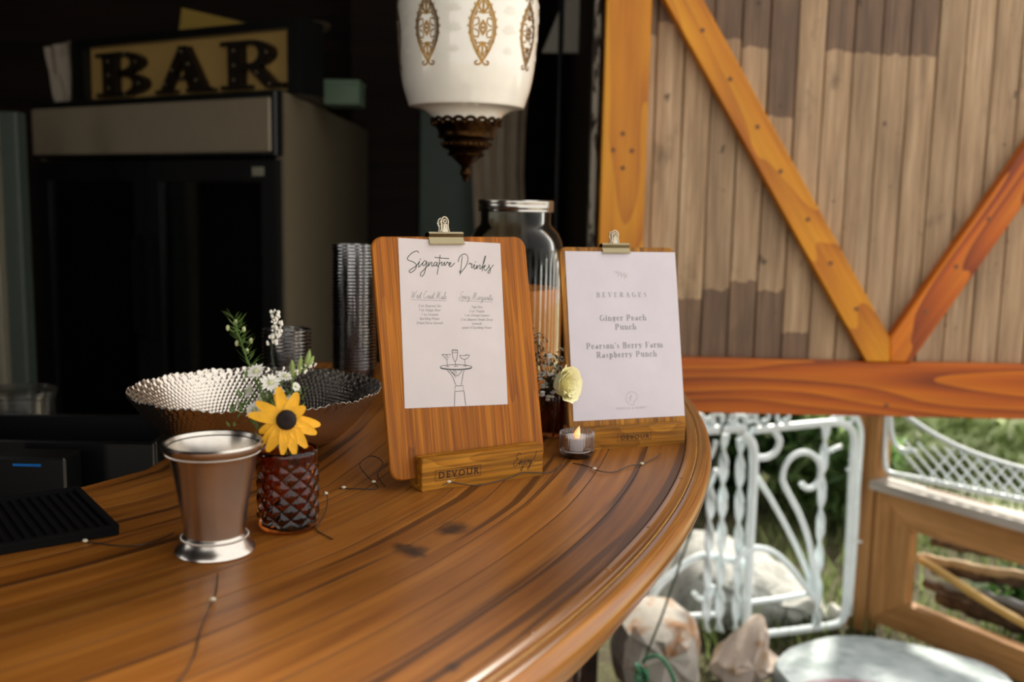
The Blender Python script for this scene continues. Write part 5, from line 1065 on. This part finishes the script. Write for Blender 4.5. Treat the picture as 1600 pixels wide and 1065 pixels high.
rock('pointed pale pinkish stone before the iron gate', [(1116, 1058), (1125, 1040), (1160, 1010), (1190, 978), (1205, 985), (1206, 1040), (1230, 1048), (1204, 1058), (1180, 1075), (1135, 1078)], 2.72, .18, 0, stonemat('pale_pink_stone', 'b3a397', 'cdc0b4', '9a7a55'), 2)
rock('large white boulder behind the iron gate', [(1030, 985), (1060, 915), (1085, 880), (1120, 870), (1175, 885), (1230, 912), (1270, 930), (1310, 965), (1290, 985)], 3.22, .5, 0, stonemat('white_stone', '9d9e9a', 'c0c0ba', '8b8c86'), 3)
rock('small white stone at the gate corner', [(1298, 965), (1306, 950), (1318, 955), (1320, 972), (1300, 975)], 3.18, .08, 0, stonemat('white_pebble', 'b5b5af', 'cfcfc8', 'a9a9a2'), 4)
# round stone slab with a red slate on it
sc0 = onz(1400, 1062, .10); sl_ = MB(); rr = random.Random(6)
ang = np.linspace(0, 2*math.pi, 40)[:-1]; A_ = float(onz(1580, 1062, .1)[0]-sc0[0])
edge = [1+.035*math.sin(3*a+1)+.03*math.sin(5*a)+rr.uniform(-.012, .012) for a in ang]
for rs, z in ((.9, 0), (1.0, .03), (1.0, .075), (.96, .098), (.6, .104), (.2, .105)):
    sl_.v += [(sc0[0]+A_*rs*e*math.cos(a), sc0[1]+.30*rs*e*math.sin(a), z) for a, e in zip(ang, edge)]
n = len(ang); sl_.f = [(j*n+i, j*n+(i+1) % n, (j+1)*n+(i+1) % n, (j+1)*n+i) for j in range(5) for i in range(n)] + [tuple(range(n)), tuple(5*n+i for i in range(n))]
tag(sl_.build('stone_slab', stonemat('pale_slab', 'a2adae', 'c2cccd', '94a0a0'), None, True, angle=35), 'broad round pale stone slab before the wooden fence', 'stone')  # cool skylight tint is mixed into the slab colour
rc_ = onz(1335, 1085, .13); rs_ = MB(); hh = []
for s, z in ((.98, .107), (1, .112), (.97, .120), (.5, .124)): rs_.v += [(rc_[0]+.15*s*(1+.06*math.sin(2*a+1)+.05*math.sin(5*a+2))*math.cos(a), rc_[1]+.12*s*(1+.06*math.sin(3*a))*math.sin(a), z) for a in ang]
rs_.f = [(j*n+i, j*n+(i+1) % n, (j+1)*n+(i+1) % n, (j+1)*n+i) for j in range(3) for i in range(n)] + [tuple(range(n)), tuple(3*n+i for i in range(n))]
tag(rs_.build('red_slate', stonemat('red_slate', '8d6a6c', 'a58a90', 'b0a7b4'), None, True, angle=30), 'flat reddish slate lying on the round stone slab', 'stone')

# white wrought-iron gate: every bar a part
def gY(px): return 2.92+(px-1060)/290*.22
def gp(px, py, off=0): return tuple(ony(px, py, gY(px)+off))
gate = empty('iron_gate', tuple(np.array(gp(1330, 980))*[1, 1, 0])); tag(gate, 'white scrolled wrought-iron gate with bent corner stile beside the wooden post', 'gate')
panel = empty('iron_railing', tuple(np.array(gp(1100, 970))*[1, 1, 0])); tag(panel, 'white wrought-iron railing of twisted bars behind the counter end', 'railing')
def bar_(root, name, pts, w_px, off=0, sm=6, twist=0):
    P = [gp(x, y, off) for x, y in pts]; c = cr(P, sm) if sm > 1 else P; r = w_px/2*3.0/F
    mb = MB()
    if twist:
        L = [0]
        for i in range(1, len(c)): L.append(L[-1]+math.dist(c[i], c[i-1]))
        n = max(20, int(L[-1]/.008)); q = [np.array([np.interp(L[-1]*i/n, L, [p[k] for p in c]) for k in range(3)]) for i in range(n+1)]
        for i, p in enumerate(q):
            a = L[-1]*i/n/.11*math.pi
            for k_, (u_, v_) in enumerate(((1, .35), (-1, .35), (-1, -.35), (1, -.35))): mb.v.append((p[0]+r*(u_*math.cos(a)-v_*math.sin(a)), p[1]+r*(u_*math.sin(a)+v_*math.cos(a)), p[2]))
        mb.f = [(i*4+k_, i*4+(k_+1) % 4, (i+1)*4+(k_+1) % 4, (i+1)*4+k_) for i in range(n) for k_ in range(4)]+[(0, 1, 2, 3), tuple(n*4+k_ for k_ in range(4))]
        return mb.build(name, M['whiteiron'], root, False, W(root))
    mb.tube(c, r, 8); return mb.build(name, M['whiteiron'], root, True, W(root))
bar_(gate, 'frame', [(1175, 672), (1240, 665), (1300, 660), (1322, 664), (1334, 682), (1331, 740), (1328, 820), (1324, 900), (1320, 955), (1312, 972), (1290, 978), (1240, 985), (1196, 990)], 13)
bar_(gate, 'outer_stile', [(1326, 640), (1340, 655), (1346, 680), (1342, 740), (1338, 820), (1332, 900), (1327, 960)], 9, .03)
for y in (733, 845): bar_(gate, 'tie_wire', [(1322, y), (1346, y+1)], 4, -.005, 1)
bar_(gate, 'post', [(1158, 674), (1172, 688), (1178, 715), (1175, 790), (1170, 880), (1166, 975)], 16)
bar_(gate, 'twisted_bar', [(1291, 668), (1285, 750), (1281, 850), (1276, 980)], 14, .01, 3, 1)
bar_(gate, 'scroll', [(1183, 745), (1205, 780), (1235, 835), (1258, 885), (1274, 935)], 9, .005)
bar_(gate, 'scroll', [(1252, 754), (1258, 761), (1270, 761), (1281, 745), (1280, 722), (1266, 708), (1247, 708), (1230, 722), (1223, 747), (1232, 770), (1250, 805), (1265, 850), (1272, 900), (1276, 935)], 10, -.01)
bar_(gate, 'scroll', [(1208, 670), (1218, 688), (1212, 705), (1198, 714), (1180, 714)], 11, 0)
bar_(gate, 'scroll', [(1148, 885), (1157, 868), (1172, 858), (1192, 857), (1214, 866), (1240, 892), (1275, 938)], 11, -.01)
bar_(gate, 'lower_rail', [(1168, 941), (1215, 935), (1268, 926)], 9, .01, 2)
for cx, cy, r in ((1176, 652, 9), (1192, 650, 14), (1225, 650, 12), (1325, 655, 11)): bar_(gate, 'top_scroll', [(cx+r*(1-.5*t)*math.cos(6*t+2), cy+r*(1-.5*t)*math.sin(6*t+2)) for t in np.linspace(0, 1, 9)], 7, .01)
bar_(gate, 'top_scroll', [(1290, 666), (1300, 655), (1312, 650)], 9, .01, 3); bar_(gate, 'finial', [(1297, 704), (1305, 700), (1314, 697)], 9, .02, 2)
bar_(panel, 'top_rail', [(1060, 676), (1110, 672), (1165, 668)], 14, .0, 2)
for pts in ([(1132, 678), (1130, 760), (1127, 870), (1124, 985)], [(1112, 735), (1110, 800), (1106, 900), (1104, 985)], [(1158, 685), (1156, 760), (1154, 860), (1150, 985)]): bar_(panel, 'twisted_bar', pts, 15, .02, 3, 1)
bar_(panel, 'arch', [(985, 990), (1005, 952), (1030, 915), (1058, 890), (1085, 872), (1110, 868), (1150, 876), (1165, 880)], 12, .05)
bar_(panel, 'scroll', [(1084, 925), (1090, 933), (1100, 936), (1110, 929), (1114, 914)], 9, .03)
bar_(panel, 'scroll', [(1118, 688), (1112, 708), (1104, 718), (1094, 718)], 9, .01); bar_(panel, 'scroll', [(1128, 738), (1114, 736), (1106, 750), (1100, 768)], 10, .01)
bar_(panel, 'lower_rail', [(1020, 966), (1070, 962), (1124, 959)], 9, .02, 2)
for cx, cy, r in ((1092, 656, 12), (1110, 660, 10), (1122, 655, 13), (1145, 652, 8), (1158, 656, 11)): bar_(panel, 'top_scroll', [(cx+r*(1-.5*t)*math.cos(6*t+1), cy+r*(1-.5*t)*math.sin(6*t+1)) for t in np.linspace(0, 1, 9)], 8, .01)
# green twine tied to the railing
tw_ = empty('green_twine', tuple(ony(1000, 1060, 2.46)*[1, 1, 0])); tag(tw_, 'green garden twine stretched down past the counter edge and knotted', 'twine')
gm = plain('green_twine', '2f6b4a', .7)
MB().tube([tuple(ony(x, y, Y)) for x, y, Y in ((1140, 645, 2.75), (1128, 670, 2.72), (1118, 720, 2.68), (1066, 870, 2.58), (1035, 960, 2.50), (1005, 1035, 2.46))], .0032, 6).build('strand', M['darkgreen'], tw_, True, W(tw_))
MB().tube(cr([tuple(ony(x, y, Y)) for x, y, Y in ((1005, 1035, 2.46), (1010, 1028, 2.44), (1030, 1025, 2.42), (1046, 1045, 2.42), (1056, 1075, 2.43), (1060, 1120, 2.45))], 5), .005, 6).build('loop', gm, tw_, True, W(tw_))
kn = MB()
for j in range(3): kn.tube(cr([tuple(ony(1003+9*math.cos(t+j), 1045+j*9+8*math.sin(t*1.3), 2.44+.012*math.sin(t*2+j))) for t in np.linspace(0, 6, 9)], 4), .005, 6)
kn.build('knot', gm, tw_, True, W(tw_))

# wooden fence frame: real plane running from the corner post towards the viewer on the right
pA = onz(1356, 968, .05); pB = onz(1600, 1068, .05); fpl = Plane((pA[0], pA[1], 0), (pB-pA)*[1, 1, 0], (0, 0, 1))
fence = empty('wooden_fence', (pA[0], pA[1], 0)); tag(fence, 'low brown wooden fence frame with pale cap board and corner post', 'fence')
fw = wood('brown_fence_wood', ['a8743e', 'c48e54', 'd4a066'], 3, 30, .6, rnd=.08, streak=.2); capm = wood('pale_cap_board', ['9d9488', 'bdb5aa', 'cdc6bc'], 3, 30, .6, rnd=.03, streak=.1)
def fslab(name, pts, n0, n1, mat, d=(1, 0), ext=0, parent=fence):
    P = [np.array(fpl.ab(*p)) if not isinstance(p, np.ndarray) else p for p in pts]
    d = np.array(d, float); d /= np.linalg.norm(d); e = np.array([-d[1], d[0]]); c = np.mean(P, axis=0)
    mb = MB().prism([((p-c)@d, (p-c)@e) for p in P], n0, n1); o = mb.build(name, mat, parent)
    A3, E3 = fpl.a*d[0]+fpl.b*d[1], fpl.a*e[0]+fpl.b*e[1]; q = fpl.pt(*c)-np.array(parent.location)
    o.matrix_local = Matrix([[A3[i], E3[i], fpl.n[i], q[i]] for i in range(3)]+[[0, 0, 0, 1]]); return o
ab = lambda x, y: np.array(fpl.ab(x, y))
a0 = ab(1362, 760); zt1, zt2_ = a0[1], ab(1421, 828)[1]; zb1_, zb2_ = ab(1413, 945)[1], ab(1358, 968)[1]; xi = (ab(1421, 828)[0]+ab(1413, 945)[0])/2; xo = 0.; XE = 1.3
N_ = lambda a, b: np.array([a, b])
fslab('top_rail', [N_(xo, zt1), N_(XE, zt1), N_(XE, zt2_), N_(xi, zt2_)], -.045, 0, fw)
fslab('stile', [N_(xo, zt1-.001), N_(xi-.001, zt2_-.001), N_(xi-.001, zb1_+.001), N_(xo, zb2_+.001)], -.045, 0, fw, (0, 1))
fslab('bottom_rail', [N_(xo, zb2_), N_(XE, zb2_), N_(XE, zb1_), N_(xi, zb1_)], -.045, 0, fw)
fslab('cap_board', [N_(-.01, zt1+.001), N_(XE, zt1+.001), N_(XE, zt1+.028), N_(-.01, zt1+.028)], -.065, .03, capm)
fslab('rust_streak', [N_(.14, zt1+.0283), N_(.36, zt1+.0283), N_(.36, zt1+.0295), N_(.14, zt1+.0295)], -.055, -.045, M['rust'])
fslab('corner_post', [N_(-.085, 0), N_(-.012, 0), N_(-.012, 1.6), N_(-.085, 1.6)], -.075, .0, fw, (0, 1))
sg = zt1+.03
lat = empty('lattice_panel', (pA[0], pA[1], 0)); tag(lat, 'white wire lattice panel above the wooden fence cap', 'lattice')
def ltube(name, pts, wpx, off=-.03, sm=5):
    P = [tuple(fpl.pt(*fpl.ab(x, y), off)) for x, y in pts]; return MB().tube(cr(P, sm) if sm > 1 else P, wpx/2*2.9/F, 8).build(name, M['whiteiron'], lat, True, W(lat))
ltube('frame', [(1380, 600), (1376, 650), (1374, 700), (1375, 728), (1382, 740), (1420, 748), (1500, 765), (1600, 786), (1680, 803)], 9)
ltube('curved_bar', [(1382, 600), (1381, 660), (1386, 690), (1398, 704), (1420, 706)], 8, -.035)
ltube('arched_bar', [(1380, 632), (1420, 660), (1455, 682), (1500, 704), (1550, 722), (1600, 736), (1680, 752)], 8, -.03)
ax_, ay_ = (1380, 1420, 1455, 1500, 1550, 1600, 1680), (632, 660, 682, 704, 722, 736, 752); bx_2, by_2 = (1382, 1420, 1500, 1600, 1680), (740, 748, 765, 786, 803)
for i in range(15):
    x = 1440+i*22; y = float(np.interp(x, bx_2, by_2))
    for sg_, of in ((1, -.026), (-1, -.031)):
        n_ = 0
        while n_ < 60 and y-n_*1.15 > np.interp(x+sg_*n_, ax_, ay_): n_ += 1
        if n_ > 6: ltube('lattice_slat', [(x, y), (x+sg_*n_, y-n_*1.15)], 3.6, of, 1)
# branches and sticks piled behind the fence
bk = NT('branch_bark'); v, r = bk.coords((1, 1, 1)); nn = bk.noise(v, 25, 5, .7); bk.l(bk.ramp(nn, [(.3, lin('2b2119')), (.6, lin('62503e')), (.8, lin('8b7a64'))]), bk.b.inputs['Base Color']); bk.b.inputs['Roughness'].default_value = .9; bk.bump(nn, .6, .006)
pale = plain('peeled_branch', 'a8916c', .7, var=.2, nscale=20); yel = plain('yellow_cane', 'c09a52', .5, var=.1)
BR = [('pale peeled branch topmost in the pile behind the fence', [(1400, 838), (1460, 848), (1540, 868), (1620, 893)], 14, pale, .14), ('dark branch below the topmost pale one in the pile', [(1400, 862), (1480, 880), (1560, 892), (1640, 906)], 16, bk.m, .20),
 ('pale branch across the middle of the pile', [(1400, 880), (1460, 892), (1530, 906), (1640, 915)], 15, pale, .12), ('thick dark log across the middle of the pile', [(1400, 905), (1480, 918), (1560, 930), (1660, 945)], 30, bk.m, .22),
 ('dark branch low in the pile behind the fence', [(1400, 925), (1460, 945), (1540, 975), (1640, 1010)], 18, bk.m, .16), ('grey branch with pale bark low in the pile', [(1440, 928), (1490, 938), (1530, 950), (1640, 985)], 12, plain('grey_branch', '7d8082', .7, var=.2), .13), ('lowest thick dark log of the pile', [(1400, 955), (1480, 985), (1560, 1010), (1660, 1040)], 34, bk.m, .24), ('dark branch highest at the back of the pile', [(1395, 845), (1470, 866), (1640, 880)], 22, bk.m, .30)]
for lb, pts, wpx, m_, off in BR:
    P = [tuple(fpl.pt(*fpl.ab(x, y), -off)) for x, y in pts]; c = cr(P, 8); rr = random.Random(len(lb)); c = [tuple(np.array(p)+np.array([rr.uniform(-1, 1), rr.uniform(-1, 1), rr.uniform(-1, 1)])*.003) for p in c]
    tag(MB().tube(c, [wpx/2*3/F*rr.uniform(.85, 1.12) for _ in c], 9).build('branch', m_, None, True), lb, 'branch')
P = [tuple(fpl.pt(*fpl.ab(x, y), -.075+.12*t)) for x, y, t in ((1416, 880, 0), (1460, 905, .1), (1490, 922, .2), (1540, 950, .3), (1610, 985, .45))]
tag(MB().tube(cr(P, 5), 9/F*2.9*.8, 8).build('cane', yel, None, True), 'yellow cane leaning out through the fence frame', 'stick')

# shrubs, grass and trees
def leafcol(name, a, b, c):
    t = NT(name); oi = t.n('ShaderNodeNewGeometry'); r = oi.outputs['Random Per Island']; t.l(t.ramp(r, [(0, lin(a)), (.5, lin(b)), (1, lin(c))]), t.b.inputs['Base Color']); t.b.inputs['Roughness'].default_value = .55
    t.b.inputs['Transmission Weight'].default_value = 0; t.b.inputs['Subsurface Weight'].default_value = .0
    tl = t.n('ShaderNodeBsdfTranslucent'); t.l(t.ramp(r, [(0, lin(a)), (.5, lin(b)), (1, lin(c))]), tl.inputs[0]); mx = t.n('ShaderNodeMixShader'); mx.inputs[0].default_value = .72; t.l(t.b.outputs[0], mx.inputs[1]); t.l(tl.outputs[0], mx.inputs[2]); t.l(mx.outputs[0], t.out.inputs[0]); return t.m
def shrub(label, c, rad, n, size, mat, seed, cat='shrub', name='shrub', narrow=.45):
    rnd = np.random.default_rng(seed); root = empty(name, (c[0], c[1], -.01)); tag(root, label, cat)
    u_ = rnd.normal(size=(n, 3)); u_ /= np.linalg.norm(u_, axis=1)[:, None]; rr = rnd.uniform(.45, 1, n)**.5; cl_ = 1+.18*np.sin(u_[:, 0]*7+seed)+.15*np.sin(u_[:, 2]*9+u_[:, 1]*5); P = u_*(rr*cl_)[:, None]*np.array(rad)+np.array([0, 0, c[2]]); P[:, 2] = np.maximum(P[:, 2], .03)
    d = rnd.normal(size=(n, 3)); d[:, 2] -= .3; d /= np.linalg.norm(d, axis=1)[:, None]; s = np.cross(d, rnd.normal(size=(n, 3))); s /= np.linalg.norm(s, axis=1)[:, None]; L_ = size*rnd.uniform(.6, 1.3, n)[:, None]
    V = np.stack([P, P+d*L_*.5+s*L_*narrow*.5, P+d*L_, P+d*L_*.5-s*L_*narrow*.5], 1).reshape(-1, 3); me = bpy.data.meshes.new('foliage'); me.from_pydata(V.tolist(), [], [(4*i, 4*i+1, 4*i+2, 4*i+3) for i in range(n)]); me.materials.append(mat)
    o = link('foliage', me, root); o['kind'] = 'stuff'
    st = MB()
    for k_ in range(5): a = k_*1.26; st.tube([(.04*math.cos(a), .04*math.sin(a), 0), (.3*rad[0]*math.cos(a), .3*rad[1]*math.sin(a), c[2]*.8), (.55*rad[0]*math.cos(a), .55*rad[1]*math.sin(a), c[2]+.3*rad[2])], [.02, .014, .006], 6)
    st.build('stems', bk.m, root, True); return root
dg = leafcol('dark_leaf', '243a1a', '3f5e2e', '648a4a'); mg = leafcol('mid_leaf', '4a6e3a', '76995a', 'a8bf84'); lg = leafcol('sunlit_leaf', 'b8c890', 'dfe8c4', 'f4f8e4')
shrub('dark dense shrub directly behind the iron railing', (1.0, 4.75, .5), (.42, .3, .62), 6000, .085, dg, 1)
shrub('mid green feathery shrub right of the dark one behind the gate', (1.50, 4.45, .2), (.20, .22, .30), 3500, .11, mg, 2, narrow=.25)
shrub('mid green shrub at the far left behind the railing', (.85, 6.3, .7), (.5, .35, .85), 4000, .09, mg, 3)
shrub('bright yellow-green low shrub behind the gate corner', (1.85, 5.75, .22), (.36, .32, .36), 4000, .09, lg, 4)
shrub('mid green bush low behind the lattice panel at right', (3.75, 4.7, .12), (.42, .3, .30), 4000, .09, mg, 6)
shrub('pale yellow-green low bush behind the middle of the lattice', (2.85, 5.2, .20), (.40, .35, .36), 5000, .09, lg, 16)
shrub('pale yellow-green low bush beside the fence corner post', (2.35, 5.4, .2), (.34, .3, .38), 4500, .09, lg, 18)
shrub('pale sunlit low bush seen through the lattice top', (3.1, 6.3, .2), (.8, .35, .34), 6000, .10, lg, 17)
shrub('pale bush right of the lattice panel', (5.3, 6.3, .8), (.55, .5, .85), 4000, .11, lg, 7)
u0_ = fpl.pt(.62, 0, -.85); shrub('dark leafy undergrowth behind the branch pile', (u0_[0], u0_[1], .16), (.5, .28, .24), 6000, .07, dg, 21)
gr = MB(); rnd = np.random.default_rng(3); V = []; Fc = []
for i in range(9000):
    x = rnd.uniform(.45, 3.2); y = rnd.uniform(2.75, 5.2)
    if (x-1.0)**2/.5+(y-2.75)**2/.08 < .8 or rnd.random() < .5*math.sin(x*5)*math.sin(y*4)+.3: continue
    h = rnd.uniform(.04, .13); a = rnd.uniform(0, 6.28); dx, dy = .006*math.cos(a), .006*math.sin(a); lx_2, ly_ = rnd.normal(0, .03, 2); k_ = len(V); V += [(x-dx, y-dy, -.015), (x+dx, y+dy, -.015), (x+lx_2, y+ly_, h)]; Fc.append((k_, k_+1, k_+2))
me = bpy.data.meshes.new('grass'); me.from_pydata(V, [], Fc); me.materials.append(leafcol('grass_blade', '3a4a26', '5f6f3e', '8c9566')); o = link('grass', me); tag(o, 'short green grass around the stones and gate', 'grass', kind='stuff')
